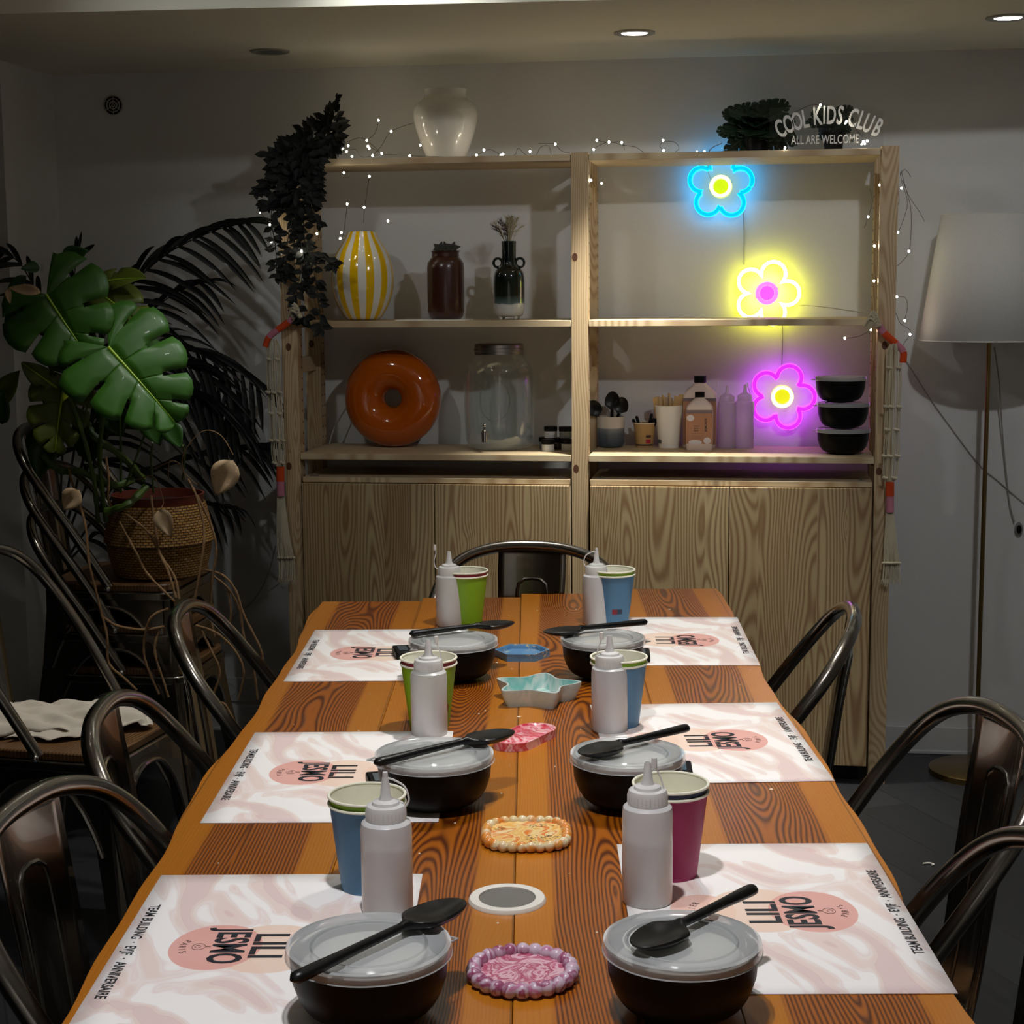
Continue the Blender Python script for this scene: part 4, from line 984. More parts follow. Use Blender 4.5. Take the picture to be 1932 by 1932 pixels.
# two squeeze bottles by the neon flower
M['liqpale'] = milky('pale_liquid', srgb(246, 240, 246), 0.55, 0.8, 0.5); M['ldpepale'] = milky('squeeze_plastic_pale', srgb(252, 248, 252), 0.15, 0.72, 0.3)
for (u, y, hpx, oc, rz, lb) in ((1371, 0.24, 88, 1, PI, 'pale squeeze bottle on the shelf beside the sealer bottles'), (1404.5, 0.24, 90, 0, 0.4, 'pale squeeze bottle on the shelf beside the purple neon flower')):
    b = on_shelf(u, y, ZL); s = ppm(b); k = 17.5/s/0.0272
    t = squeeze(b, lb, 0.93, oc, rz, hpx/s/k*1.0, 'squeeze bottles on the middle right shelf', ('ldpepale', 'liqpale', 'ldpepale')); t.scale = (k, k, k)
# three stacked lidded bowls
z = ZL
for k, (u, lb) in enumerate(((1590, 'lidded black bowl at the bottom of the stack of three'), (1590, 'lidded black bowl in the middle of the stack of three'), (1585, 'lidded black bowl topmost of the stack of three'))):
    b = on_shelf(u, 0.10, z); bowl((b.x, b.y, z), 0.0745-0.0015*k, lb, [2.8, 3.2, 3.0][k], 0.066, 'lidded black bowls stacked on the middle right shelf'); z += 0.066+0.0075

# ================================================================ neon flowers on the wall
def neon(u, v, R_px, ph, ctube, ccore, cring, cringcore, estr, label, glow_c):
    p = Py(u, v, WALL-0.02); s = ppm(p); R = R_px/s
    t = thing('neon_flower', label, 'neon sign', (p.x, WALL, p.z), 0, 'neon flower signs on the wall')
    pts = []
    for k in range(120):
        a = 2*PI*k/120; r = R*(0.52+0.48*abs(math.cos(2.5*(a-ph)))**0.55); pts.append((r*math.cos(a), -0.036, r*math.sin(a)))
    obj('petal_tube', MB().tube(pts, 4.4/s, 10, closed=True), ctube, t)
    if ccore: obj('petal_core', MB().tube([(x, y-0.0046, z) for x, y, z in pts], 3.4/s, 8, closed=True), ccore, t)
    ring = [(17.5/s*math.cos(2*PI*k/40), -0.036, 17.5/s*math.sin(2*PI*k/40)) for k in range(40)]
    obj('centre_ring', MB().tube(ring, 3.6/s, 10, closed=True), cring, t)
    if cringcore: obj('centre_core', MB().tube([(x, y-0.0042, z) for x, y, z in ring], 3.0/s, 8, closed=True), cringcore, t)
    obj('centre_glow_disc', MB().lathe([(0.0001, 0), (13.5/s, 0), (13.5/s, 0.004), (0.0001, 0.004)], 32).xf(RX), glow_c, t, loc=(0, -0.012, 0))  # disc colour stands in for the ring's glow on the wall
    out = [(1.13*x, 1.13*z) for x, y, z in pts[::2]]
    obj('acrylic_back', MB().prism(out, 0, 0.004).xf(RX), M['acr'], t, loc=(0, -0.006, 0))
    for a in (0.4, 3.5): obj('standoff', MB().tube([(0.33*R*math.cos(a), 0, 0.33*R*math.sin(a)), (0.33*R*math.cos(a), -0.006, 0.33*R*math.sin(a))], 0.004, 10), M['chrome'], t)
    return t
M['acr'] = clear('acrylic_clear', (0.98, 0.98, 0.98, 1), 0.05)
NS = 1.0
neon(1360, 352, 60, math.radians(88), emit('neon_cyan', (0.0, 0.42, 1.0), 6*NS), emit('neon_cyan_core', (0.0, 0.56, 0.95), 1.0), emit('neon_lemon', (0.8, 0.85, 0.0), 4*NS), emit('neon_white_core', (1, 0.96, 0.7), 1.4), 1, 'blue neon flower with a yellow centre, highest of the three', simple('glow_yellow', srgb(190, 200, 20), 0.4))
neon(1447, 553, 60, math.radians(72), emit('neon_yellow', (0.85, 0.88, 0.0), 9*NS), emit('neon_warmwhite_core', (1, 0.97, 0.82), 2.2), emit('neon_magenta', (0.85, 0.05, 1.0), 5*NS), None, 1, 'yellow neon flower with a magenta centre, half behind the shelf board', simple('glow_violet', srgb(190, 90, 220), 0.4))
neon(1476, 748, 60, math.radians(71), emit('neon_purple', (0.50, 0.02, 0.85), 7*NS), emit('neon_purple_core', (0.72, 0.03, 0.85), 1.0), emit('neon_lemon_low', (0.8, 0.85, 0.0), 4*NS), emit('neon_white_core_low', (1, 0.98, 0.8), 1.4), 1, 'purple neon flower with a yellow centre, lowest of the three', bpy.data.materials['glow_yellow'])
def cable(name, pxs, y, r, label, cat='cable', m=None, ends=None):
    pts = [Py(u, v, y if not isinstance(y, list) else y[i]) for i, (u, v) in enumerate(pxs)]
    o = obj(name, MB().tube(crom(pts, 6), r, 6), m or M['cable']); tag(o, label, cat); return o
cable('neon_cable', [(1402, 398), (1404, 440), (1404, 500)], WALL-0.004, 0.0016, 'thin white cable on the wall between the blue and yellow neon flowers')
cable('neon_cable', [(1476, 612), (1476, 660), (1475, 694)], WALL-0.004, 0.0016, 'thin white cable on the wall above the purple neon flower')
cable('neon_cable', [(1362, 270), (1338, 285), (1336, 322), (1345, 346)], [0.1, 0.2, WALL-0.03, WALL-0.03], 0.0014, 'thin dark cable running down to the blue neon flower')
cable('neon_cable', [(1505, 575), (1560, 580), (1640, 592)], [WALL-0.02, 0.2, 0.03], 0.0013, 'thin pale cable from the yellow neon flower to the right post')
V3_ = Vector
# ================================================================ sign and artificial plants on top
def leafgrid(L, Wd, lobes=5, ns=4, nt=6, notch=0.42, droop=0.12, fold=0.08, curl=0.07, sgn_random=0.0, full=1.0):
    """split leaf: lobes run out from the midrib, notched in from the margin"""
    g = MB(); mid = []
    def mpt(s): return Vector((L*s, 0, -droop*L*s*s))
    def width(s):
        if s < 0.0: return Wd*0.9
        return Wd*max(0.02, (1-max(0, s)**1.9))**0.75
    def out(side, s, t, amp=1.0):
        m = mpt(max(0, s)); ang = math.radians(148-118*min(1, max(0, (s+0.28)/1.20))**0.75); wd = width(s)*amp
        x = m.x+wd*t*math.cos(ang)+0.10*wd*t*t; y = side*(wd*t*math.sin(ang)); z = m.z+fold*wd*t-curl*wd*t*t*1.6
        return Vector((x, y, z))
    for side in (-1, 1):
        S0, S1 = -0.28, 0.98; n = lobes
        for i in range(n):
            a = S0+(S1-S0)*i/n; b = S0+(S1-S0)*(i+1)/n; gap = (b-a)*0.13
            cols = [a]+[a+gap*0.5+(b-a-gap)*j/ns for j in range(ns+1)]+[b]
            base = len(g.v); nn = len(cols); rng = random.uniform(0.92, 1.06)
            for ci, s in enumerate(cols):
                u = 2*(s-a)/(b-a)-1; amp = rng*(1-0.13*abs(u)**2.2) if not (ci in (0, nn-1)) else rng*0.95
                for j in range(nt+1):
                    p = out(side, s, j/nt, amp); p.z += 0.018*Wd*math.sin(j/nt*PI)*math.cos(u*PI); g.v.append(tuple(p))
            for ci in range(nn-1):
                ng = ci in (0, nn-2)
                first = (ci == 0 and i == 0); last = (ci == nn-2 and i == n-1)
                for j in range(nt):
                    if ng and not first and not last and j >= nt*notch: continue
                    q = (base+ci*(nt+1)+j, base+(ci+1)*(nt+1)+j, base+(ci+1)*(nt+1)+j+1, base+ci*(nt+1)+j+1)
                    g.f.append(q if side > 0 else q[::-1]); g.m.append(0)
    return g, [mpt(s/8) for s in range(9)]
def green(name, col, rough=0.48, veins=True):
    g = N(name); nz = g.n('ShaderNodeTexNoise', {'Vector': g.coord(), 'Scale': 14, 'Detail': 3}).outputs[0]
    g.p(color=g.mix(nz, tuple(x*0.75 for x in col[:3])+(1,), col), rough=rough, coat=0.05)
    g.bump(nz, 0.2, 0.004); return g.m
M['leaf'] = green('leaf_green', srgb(50, 98, 20)); M['leafd'] = green('leaf_dark', srgb(30, 70, 16)); M['leafo'] = green('leaf_olive', srgb(84, 98, 18)); M['leafy'] = green('leaf_yellowish', srgb(150, 160, 24))
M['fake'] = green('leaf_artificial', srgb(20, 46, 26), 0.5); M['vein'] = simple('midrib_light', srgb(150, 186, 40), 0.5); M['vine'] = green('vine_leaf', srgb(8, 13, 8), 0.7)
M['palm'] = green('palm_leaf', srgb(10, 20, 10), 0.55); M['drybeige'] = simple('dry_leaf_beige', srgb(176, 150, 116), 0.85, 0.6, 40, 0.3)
M['stem'] = green('stem_green', srgb(70, 96, 26), 0.5); M['root'] = simple('aerial_root', srgb(128, 98, 64), 0.9, 0.4, 120, 0.3)
def frame(base, tip, nrm, roll=0):
    x = (Vector(tip)-Vector(base)).normalized(); z = Vector(nrm); z = (z-x*z.dot(x)).normalized(); y = z.cross(x)
    m = Matrix((x, y, z)).transposed().to_4x4(); m.translation = Vector(base); return m @ Matrix.Rotation(roll, 4, 'X')
def split_leaf(parent, base, tip, nrm, wr, m, lobes=5, rib='vein', **kw):
    L = (Vector(tip)-Vector(base)).length; g, mid = leafgrid(L, L*wr, lobes, **kw); T_ = frame(base, tip, nrm)
    if parent: T_ = Matrix.Translation(-parent.location) @ T_
    g.xf(T_); o = obj('leaf', g, M[m], parent, solid=0.0008, angle=80)
    if rib:
        r = MB().tube(mid, [0.0035-0.003*i/8 for i in range(9)] if L > 0.1 else 0.0008, 6).xf(T_ @ Matrix.Translation((0, 0, 0.001))); obj('midrib', r, M[rib], o)
    return o
def plain_leaf(parent, base, tip, nrm, wr, m, fold=0.15, droop=0.15, name='leaf', n=10):
    L = (Vector(tip)-Vector(base)).length; g = MB(); vs = []
    for i in range(n+1):
        s = i/n; w_ = L*wr*(math.sin(PI*s**0.72))**0.9+0.0001
        for k in (-1, -0.5, 0, 0.5, 1): vs.append((L*s, w_*k, fold*w_*abs(k)*2-droop*L*s*s+0.02*L*math.sin(s*9+k)))
    g.add(vs, [(i*5+k, (i+1)*5+k, (i+1)*5+k+1, i*5+k+1) for i in range(n) for k in range(4)])
    T_ = frame(base, tip, nrm)
    if parent: T_ = Matrix.Translation(-parent.location) @ T_
    return obj(name, g.xf(T_), M[m], parent, solid=0.0006, angle=80)
for hx_, n_ in ((-0.020, 6), (0.002, 4), (0.026, 6)):
    for k in range(n_):
        a = 2*PI*k/n_+hx_*90; b0 = leaf_holder.location+V3_((hx_*0.8, 0.004*math.sin(a), 0.010)); d_ = V3_((math.cos(a)*0.020, -0.006-0.006*math.sin(a), 0.012*math.sin(a)+0.006))
        plain_leaf(leaf_holder, b0, b0+d_, (0.3*math.cos(a), -0.8, 0.4), 0.42, 'drydark', 0.35, 0.5, 'dry_leaf', 6)
    obj('stalk', MB().tube([(hx_*0.3, 0, -0.01), (hx_*0.6, 0, 0.004), (hx_*0.8, 0, 0.012)], 0.0018, 5), M['drydark'], leaf_holder)
def small_monstera(u, y, label, n, spread, hgt, potc, lean=0, name='artificial_monstera', pot=None):
    b = on_shelf(u, y, ZT); t = thing(name, label, 'plant', b)
    if pot:
        s = ppm(b); obj('plant_pot', MB().lathe([(0.0001, 0), (pot[0]*0.80, 0), (pot[0], pot[1]*0.82), (pot[0]*1.14, pot[1]*0.84), (pot[0]*1.14, pot[1]), (pot[0]*1.02, pot[1]), (pot[0]*0.95, pot[1]*0.9), (0.0001, pot[1]*0.9)], 36), M['black'], t)
    hh = pot[1] if pot else 0.02
    if not pot: obj('plant_pot', MB().lathe([(0.0001, 0), (0.03, 0), (0.036, 0.045), (0.033, 0.045), (0.0001, 0.04)], 24), M['black'], t)
    for k in range(n):
        a = 2*PI*k/n*2.4+0.5; f = (k+0.5)/n; r_ = spread*(0.35+0.65*f); bs = Vector((b.x+0.35*r_*math.cos(a)+lean*f, y+0.22*r_*math.sin(a), ZT+hh+hgt*(0.85-0.55*f)))
        d = Vector((math.cos(a), 0.7*math.sin(a)-0.35, 0.45-0.9*f)); tp = bs+d.normalized()*spread*0.62
        split_leaf(t, bs, tp, (0.2*math.cos(a), -0.8, 0.7), 0.62, 'fake', 6, None, notch=0.34, droop=0.15)
        st = MB().tube(crom([Vector((0, 0, hh*0.8)), (bs-b)*0.5+Vector((0, 0, 0.01)), bs-b], 4), 0.0012, 5); obj('stalk', st, M['stem'], t)
    return t
small_monstera(1428, 0.15, 'dark artificial monstera, left of the lettering on top of the shelves', 22, 0.125, 0.105, None, 0.0)
small_monstera(1572, 0.17, 'dark artificial monstera in a black pot behind the lettering', 12, 0.075, 0.055, None, -0.02, 'artificial_monstera', (0.030, 0.062))
# arched lettering sign
b = on_shelf(1562, 0.045, ZT); s = ppm(b)
t = thing('lettering_sign', 'arched white lettering sign on clear acrylic on top of the shelves', 'sign', b)
M['letter'] = simple('white_letters', srgb(206, 206, 202), 0.5)
body = 'COOL KIDS CLUB'; R0 = 0.30
span = 186/s
def cv(px_u, px_v): return ((px_u-1562)/s, (281-px_v)/s)
lets = [('C', 1473, 241, 24), ('O', 1489, 233, 20), ('O', 1504, 228, 14), ('L', 1519, 224, 10), ('K', 1541, 219, 4), ('I', 1554, 217, 0), ('D', 1567, 218, -2), ('S', 1583, 219, -8), ('C', 1607, 224, -14), ('L', 1622, 229, -18), ('U', 1635, 235, -22), ('B', 1652, 243, -26)]
for ch, u, v, an in lets:
    x, z = cv(u, v); m = text_mb(ch, 36/s*1.30, 0.002, 0.52, 0.0016)
    obj('letter_'+ch.lower(), m.xf(Matrix.Translation((x, -0.004, z)) @ Matrix.Rotation(math.radians(-an), 4, 'Y') @ RX), M['letter'], t, smooth=False)
m = text_mb('ALL ARE WELCOME', 17/s*1.35, 0.0012, 0.62, 0.0003)
x, z = cv(1556, 262); obj('small_lettering', m.xf(Matrix.Translation((x, -0.004, z)) @ RX), M['letter'], t, smooth=False)
obj('acrylic_panel', MB().box(cv(1452, 0)[0], cv(1664, 0)[0], 0, 0.003, 0, 0.118), clear('acrylic_panel', (0.99, 0.99, 0.99, 1), 0.05), t)

# ================================================================ hanging artificial vine, top left
vb = on_shelf(585, 0.10, ZT)
vine = thing('hanging_vine', 'dark artificial leafy vine trailing down the left post of the shelves', 'plant', vb)
obj('vine_pot', MB().lathe([(0.0001, 0), (0.032, 0), (0.038, 0.05), (0.035, 0.05), (0.0001, 0.045)], 24), M['black'], vine)
def vleaf(g, p, d, L):
    d = d.normalized(); nrm = Vector((random.uniform(-0.4, 0.4), -1, random.uniform(-0.2, 0.8))); x = d; z = (nrm-x*nrm.dot(x)).normalized(); y = z.cross(x); w_ = L*0.30
    P = [p, p+x*L*0.25+y*w_*0.8, p+x*L*0.55+y*w_*0.9+z*L*0.03, p+x*L, p+x*L*0.55-y*w_*0.9+z*L*0.03, p+x*L*0.25-y*w_*0.8, p+x*L*0.5-z*L*0.05]
    g.add([tuple(q) for q in P], [(0, 1, 6), (1, 2, 6), (2, 3, 6), (3, 4, 6), (4, 5, 6), (5, 0, 6)])
strands = [  # photo paths of the trailing stems
    [(600, 262), (560, 285), (530, 330), (512, 400), (520, 470), (522, 520)], [(590, 262), (560, 300), (545, 360), (560, 430), (572, 480), (568, 540)],
    [(585, 262), (575, 310), (572, 380), (575, 450), (590, 500), (600, 560), (606, 620)], [(590, 268), (580, 320), (560, 390), (545, 440), (540, 500)],
    [(600, 265), (590, 330), (588, 380), (600, 420)], [(580, 490), (605, 480), (630, 500)], [(572, 500), (560, 550), (566, 600), (575, 598)], [(575, 455), (545, 480), (535, 520)],
    [(560, 300), (520, 330), (500, 355), (482, 360)], [(560, 330), (515, 380), (505, 385)], [(570, 250), (540, 290), (505, 290)]]
for st in strands:
    pts = []
    for i, (u, v) in enumerate(st):
        yy_ = 0.03 if i == 0 else -0.025-random.uniform(0, 0.02); pts.append(Py(u, v, yy_)-vb)
    c = crom(pts, 8); g = MB().tube(c, 0.0013, 5)
    for i in range(1, len(c)):
        for q in range(2):
            sd = random.choice((-1, 1)); dv = Vector((sd*random.uniform(0.5, 1), random.uniform(-0.5, 0.1), random.uniform(-0.9, 0.3)))
            if random.random() < 0.66: vleaf(g, c[i], dv, random.uniform(0.028, 0.040))
        if i == len(c)-1: vleaf(g, c[i], Vector((0.2, -0.1, -1)), 0.028)
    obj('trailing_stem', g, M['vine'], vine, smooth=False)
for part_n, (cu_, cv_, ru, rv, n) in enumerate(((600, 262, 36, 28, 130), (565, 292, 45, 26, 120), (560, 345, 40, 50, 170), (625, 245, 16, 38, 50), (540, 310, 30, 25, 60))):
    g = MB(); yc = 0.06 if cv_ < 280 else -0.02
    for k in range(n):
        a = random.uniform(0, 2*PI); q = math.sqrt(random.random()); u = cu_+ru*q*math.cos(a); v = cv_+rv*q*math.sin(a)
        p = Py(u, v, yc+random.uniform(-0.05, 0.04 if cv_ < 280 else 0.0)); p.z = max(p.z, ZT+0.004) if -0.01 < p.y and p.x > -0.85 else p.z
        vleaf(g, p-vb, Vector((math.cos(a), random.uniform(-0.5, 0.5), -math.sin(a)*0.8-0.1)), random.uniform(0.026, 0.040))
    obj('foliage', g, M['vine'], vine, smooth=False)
g = MB(); c = crom([Py(u, v, 0.03)-vb for u, v in [(615, 240), (622, 215), (628, 200), (634, 185)]], 6); g.tube(c, 0.001, 5)
for i in range(2, len(c), 2): vleaf(g, c[i], Vector((random.choice((-1, 1)), 0, 0.5)), 0.022)
vleaf(g, c[-1], Vector((0.3, 0, 1)), 0.016); obj('trailing_stem', g, M['vine'], vine, smooth=False)

# ================================================================ fairy lights
def fairy(label, wires, bulbs, cat='string lights'):
    p0 = Py(bulbs[0][0], bulbs[0][1], bulbs[0][2]); t = thing('fairy_lights', label, cat, p0)
    for wr in wires: obj('wire', MB().tube([q-p0 for q in crom([Py(u, v, y) for u, v, y in wr], 6)], 0.0007, 5), M['wire'], t)
    for u, v, y in bulbs:
        q = Py(u, v, y)-p0; obj('bulb', MB().sphere(q, 0.0027, 10, 6, sz=1.25), M['led'], t)
Yt = 0.05
fairy('warm fairy lights along the left half of the shelf top and down the left post',
  [[(640, 290, Yt), (660, 283, Yt), (672, 283, Yt), (684, 296, Yt), (720, 292, Yt), (770, 293, Yt), (800, 295, Yt), (880, 296, Yt), (905, 290, Yt), (925, 282, Yt), (945, 292, Yt), (970, 293, Yt), (978, 280, Yt), (992, 292, Yt), (1010, 294, Yt), (1020, 278, Yt), (1035, 276, Yt), (1040, 292, Yt)],
   [(714, 228, Yt), (708, 250, Yt), (693, 266, Yt), (697, 276, Yt), (720, 290, Yt)], [(780, 232, Yt), (738, 248, Yt), (720, 275, Yt), (705, 292, Yt)], [(655, 268, Yt), (680, 260, Yt), (700, 272, Yt), (720, 290, Yt)],
   [(697, 333, -0.01), (688, 391, -0.01), (686, 420, 0.0)], [(655, 385, -0.01), (648, 440, -0.01), (642, 452, -0.01)], [(1048, 272, Yt), (1060, 285, Yt), (1076, 289, Yt)], [(1016, 271, Yt), (1048, 271, Yt)], [(491, 401, -0.03), (509, 425, -0.03), (512, 456, -0.03), (520, 470, -0.03)]],
  [(714, 227, Yt), (738, 248, Yt), (692, 265, Yt), (657, 275, Yt), (647, 279, Yt), (654, 286, Yt), (694, 276, Yt), (697, 280, Yt), (703, 293.5, Yt), (720, 289, Yt), (664, 295, Yt), (773, 294, Yt), (793, 274, -0.01),
   (649, 326, -0.01), (697, 333, -0.01), (655, 385, -0.01), (687, 391, -0.01), (732, 417, 0.0), (644, 439, -0.01), (642, 450, -0.01), (598, 441, -0.02), (569, 474, -0.05), (491, 400, -0.03), (509, 424, -0.03), (512, 456, -0.03),
   (899, 293, Yt), (913, 283, Yt), (945, 293, Yt), (949, 291, Yt), (1000, 286, Yt), (1048, 272, Yt)])
fairy('warm fairy lights along the right half of the shelf top',
  [[(1116, 292, Yt), (1120, 281, Yt), (1148, 268, Yt), (1175, 274, Yt), (1200, 278, Yt), (1218, 291, Yt)], [(1126, 265, Yt), (1149, 269, Yt), (1173, 268, Yt), (1178, 285, Yt)], [(1251, 266, Yt), (1272, 268, Yt), (1281, 280, Yt), (1270, 289, Yt)], [(1251, 266, Yt), (1245, 276, Yt), (1252, 284, Yt)], [(1115, 330, 0.02), (1118, 342, 0.05), (1122, 352, 0.1)],
   [(1500, 212, 0.02), (1525, 200, 0.02), (1548, 198, 0.02), (1590, 208, 0.02), (1620, 250, 0.02), (1640, 268, 0.02)]],
  [(1126, 265, Yt), (1120, 282, Yt), (1149, 268, Yt), (1173, 269, Yt), (1251, 265, Yt), (1252, 284, Yt), (1315, 287, Yt), (1329, 286, Yt), (1115, 340, 0.05), (1135, 346, 0.15), (1548, 198, 0.02), (1597, 229, 0.02), (1481, 279, 0.0), (1629, 267, 0.0), (1636, 266, 0.0)])
fairy('warm fairy lights hanging tangled down the right post',
  [[(1698, 325, 0.1), (1702, 345, 0.02), (1712, 380, 0.02), (1706, 410, 0.02), (1694, 440, 0.02)], [(1700, 322, 0.1), (1710, 360, 0.03), (1719, 400, 0.03), (1716, 470, 0.03), (1700, 495, 0.03), (1690, 503, 0.03)], [(1698, 330, 0.1), (1706, 320, 0.08), (1714, 326, 0.08), (1718, 334, 0.08)],
   [(1703, 340, 0.05), (1716, 372, 0.05), (1735, 400, 0.05), (1744, 418, 0.05)], [(1692, 560, 0.04), (1708, 562, 0.04), (1712, 580, 0.04), (1706, 605, 0.04), (1700, 612, 0.04), (1690, 590, 0.04)], [(1700, 612, 0.04), (1716, 622, 0.04), (1716, 632, 0.04), (1704, 650, 0.04)], [(1641, 356, 0.06), (1646, 380, 0.06), (1638, 409, 0.06), (1631, 430, 0.06)], [(1594, 639, 0.1), (1622, 634, 0.08), (1643, 623, 0.04)], [(1694, 355, 0.03), (1696, 380, 0.03), (1688, 400, 0.03)]],
  [(1701, 355, 0.03), (1660, 349, 0.04), (1638, 409, 0.06), (1650, 464, 0.05), (1694, 438, 0.02), (1715, 474, 0.03), (1649, 530, 0.05), (1692, 560, 0.04), (1707, 605, 0.04), (1717, 631, 0.04), (1643, 622, 0.04), (1594, 638, 0.1)])

# ================================================================ macrame hammock bundles
def macrame(label, bar, body, bandtop, bandbot, tail, top_knot, wpx):
    Y = -0.030
    q = lambda u, v, dy=0: Py(u, v, Y+dy)
    p0 = q(*body[0]); t = thing('macrame_bundle', label, 'macrame', p0)
    L = lambda pts: [x-p0 for x in pts]
    cl = crom([q(u, v) for u, v in bar], 5); n = len(cl)
    for k in range(4):
        a = int(n*k/4); b2 = min(n-1, int(n*(k+1)/4)); obj('wrapped_bar', MB().tube(L(cl[a:b2+1]), 0.0098, 12), M['pinkyarn'] if k % 2 == 0 else M['orangeyarn'], t, label='pink yarn wrapping' if k % 2 == 0 else 'orange yarn wrapping')
    if top_knot:
        g = MB(); c = q(*top_knot)
        for k in range(11):
            a = -0.9+k*0.18; g.tube(crom(L([c+Vector((-0.028+k*0.003, -0.004, -0.02+0.006*math.sin(k))), c+Vector((-0.012+k*0.0025, -0.022, 0.004+0.02*math.sin(k*0.5))), c+Vector((0.016, -0.006+0.002*(k % 3), -0.024+k*0.001))]), 5), 0.0034, 6)
        obj('rope_knot', g, M['cord'], t)
    (bx0, by0), (bx1, by1) = body[0], body[-1]; S_ = 9
    nets = MB(); cords = crom([(u, v, 0) for u, v in body], 6); s = ppm(p0)
    kn = [0.18, 0.42, 0.62, 0.80, 0.97]
    for k in range(S_):
        f = -1+2*k/(S_-1); pts = []
        for i, c in enumerate(cords):
            tt = i/(len(cords)-1); pin = 1-0.10*math.exp(-min((tt-z)**2 for z in kn)/0.0008)
            taper = (1 if tt < 0.9 else 1-(tt-0.9)*3.5)*min(1, 0.45+tt*7)
            sw = math.sin(tt*9+k*1.7)*0.10
            pts.append(q(c.x+(f*0.9+sw*(1-abs(f)))*wpx/2*pin*taper, c.y, -0.012*math.cos(f*PI/2)+0.004*math.sin(k*2.1)))
        nets.tube(L(pts), 0.0019, 6)
    obj('knotted_cords', nets, M['cord'], t)
    kb = MB()
    for zi, z in enumerate(kn):
        c = cords[min(len(cords)-1, int(z*(len(cords)-1)))]
        for f in ((-0.6, 0.5) if zi % 2 == 0 else (-0.15, 0.75, -0.85)):
            cc = q(c.x+f*wpx/2, c.y, -0.014)-p0; kb.tube([cc+Vector((-0.006, 0, 0.002)), cc+Vector((0, -0.004, 0.0)), cc+Vector((0.006, 0, -0.001))], 0.0042, 8)
    obj('square_knots', kb, M['cord'], t)
    (ux, v0), (ux2, v1), (ux3, v2) = bandtop[0], bandtop[1], bandbot
    obj('wrap_band', MB().tube(L([q(ux, v0), q(ux2, v1)]), 8.0/s, 16), M['orangeyarn'], t, label='orange wrapped band')
    obj('wrap_band', MB().tube(L([q(ux2, v1), q(ux3, v2)]), 7.6/s, 16), M['pinkyarn'], t, label='pink wrapped band')
    tl = MB(); (tu, tv) = tail
    for k in range(11):
        f = -1+2*k/10; pts = [q(ux3+f*6, v2), q(ux3+(tu-ux3)*0.4+f*11, v2+(tv-v2)*0.45, -0.006*math.cos(f*2)), q(tu+f*14, v2+(tv-v2)*0.72, 0.003*math.sin(k*2)), q(tu+f*15+random.uniform(-2, 2), tv-8-random.uniform(0, 8))]
        tl.tube(L(crom(pts, 4)), 0.0022, 6)
        e = pts[-1]-p0
        for j in range(14): tl.tube([e, e+Vector((random.uniform(-1, 1)*0.008, random.uniform(-1, 0.3)*0.006, -random.uniform(0.004, 0.020)))], [0.0006, 0.0003], 3, cap=False)
        c2 = q(tu+f*13.5, v2+(tv-v2)*0.70, -0.006)-p0
        if k % 2 == 0: tl.tube([c2+Vector((-0.005, 0, 0)), c2+Vector((0, -0.004, 0.001)), c2+Vector((0.005, 0, 0))], 0.0036, 8)
    obj('tassel', tl, M['cord'], t)
macrame('macrame cord bundle with pink and orange wraps tied to the left post', [(560, 588), (545, 607), (524, 622), (508, 636), (501, 654)], [(516, 640), (516, 700), (519, 760), (523, 820), (527, 880)], [(529, 880), (529, 908)], (530, 936), (540, 1102), (562, 588), 28)
macrame('macrame cord bundle with pink and orange wraps tied to the right post', [(1652, 605), (1668, 628), (1690, 648), (1704, 664), (1703, 684)], [(1688, 648), (1686, 720), (1684, 790), (1682, 850), (1679, 908)], [(1679, 910), (1679, 936)], (1679, 966), (1682, 1104), (1650, 603), 31)

# ================================================================ floor lamp
p = Py(1866, 650, 0.135); lx, ly = p.x, 0.135
t = thing('floor_lamp', 'floor lamp with a white drum shade and a thin brass pole', 'lamp', (lx, ly, 0))
obj('lamp_base', MB().lathe([(0.0001, 0.022), (0.012, 0.022), (0.128, 0.020), (0.134, 0.016), (0.134, 0.0), (0.0001, 0.0)], 64), M['brass'], t)
obj('pole', MB().tube([(0, 0, 0.022), (0, 0, 1.30), (0, 0, 1.56)], [0.0065, 0.0065, 0.004], 16), M['brass'], t)
zb = Py(1866, 645, ly).z; zt = Py(1866, 403, ly).z
g = N('shade_fabric'); nz = g.n('ShaderNodeTexNoise', {'Vector': g.coord(), 'Scale': 300}).outputs[0]
d = g.n('ShaderNodeBsdfDiffuse', {0: g.mix(nz, srgb(208, 206, 200), srgb(226, 224, 218))}); tl = g.n('ShaderNodeBsdfTranslucent', {0: srgb(214, 208, 196)})
g.set(g.out, 'Surface', g.n('ShaderNodeMixShader', {0: 0.08, 1: d.outputs[0], 2: tl.outputs[0]}).outputs[0]); M['shade'] = g.m
sh = obj('lamp_shade', MB().lathe([(0.192, zb+0.006), (0.1395, zt-0.003)], 72), M['shade'], t, solid=0.002)
obj('shade_hem', MB().tube([(0.192*math.cos(k*PI/36), 0.192*math.sin(k*PI/36), zb+0.006) for k in range(72)], 0.0018, 6, closed=True), M['shade'], sh)
obj('shade_hem', MB().tube([(0.1395*math.cos(k*PI/36), 0.1395*math.sin(k*PI/36), zt-0.003) for k in range(72)], 0.0018, 6, closed=True), M['shade'], sh)
obj('shade_spider', MB().tube([(-0.139, 0, zt-0.012), (0.139, 0, zt-0.012)], 0.0018, 6).tube([(0, -0.139, zt-0.012), (0, 0.139, zt-0.012)], 0.0018, 6), M['brass'], t)
obj('lamp_bulb', MB().sphere((0, 0, zb+0.15), 0.03, 16, 10, sz=1.25), M['white'], t)
cable('switch_cable', [(1876, 655), (1885, 720), (1890, 800), (1897, 880), (1905, 950), (1914, 985)], [0.15, 0.25, 0.30, 0.32, 0.325, 0.325], 0.0022, 'lamp cable hanging on the wall to the right of the brass pole')
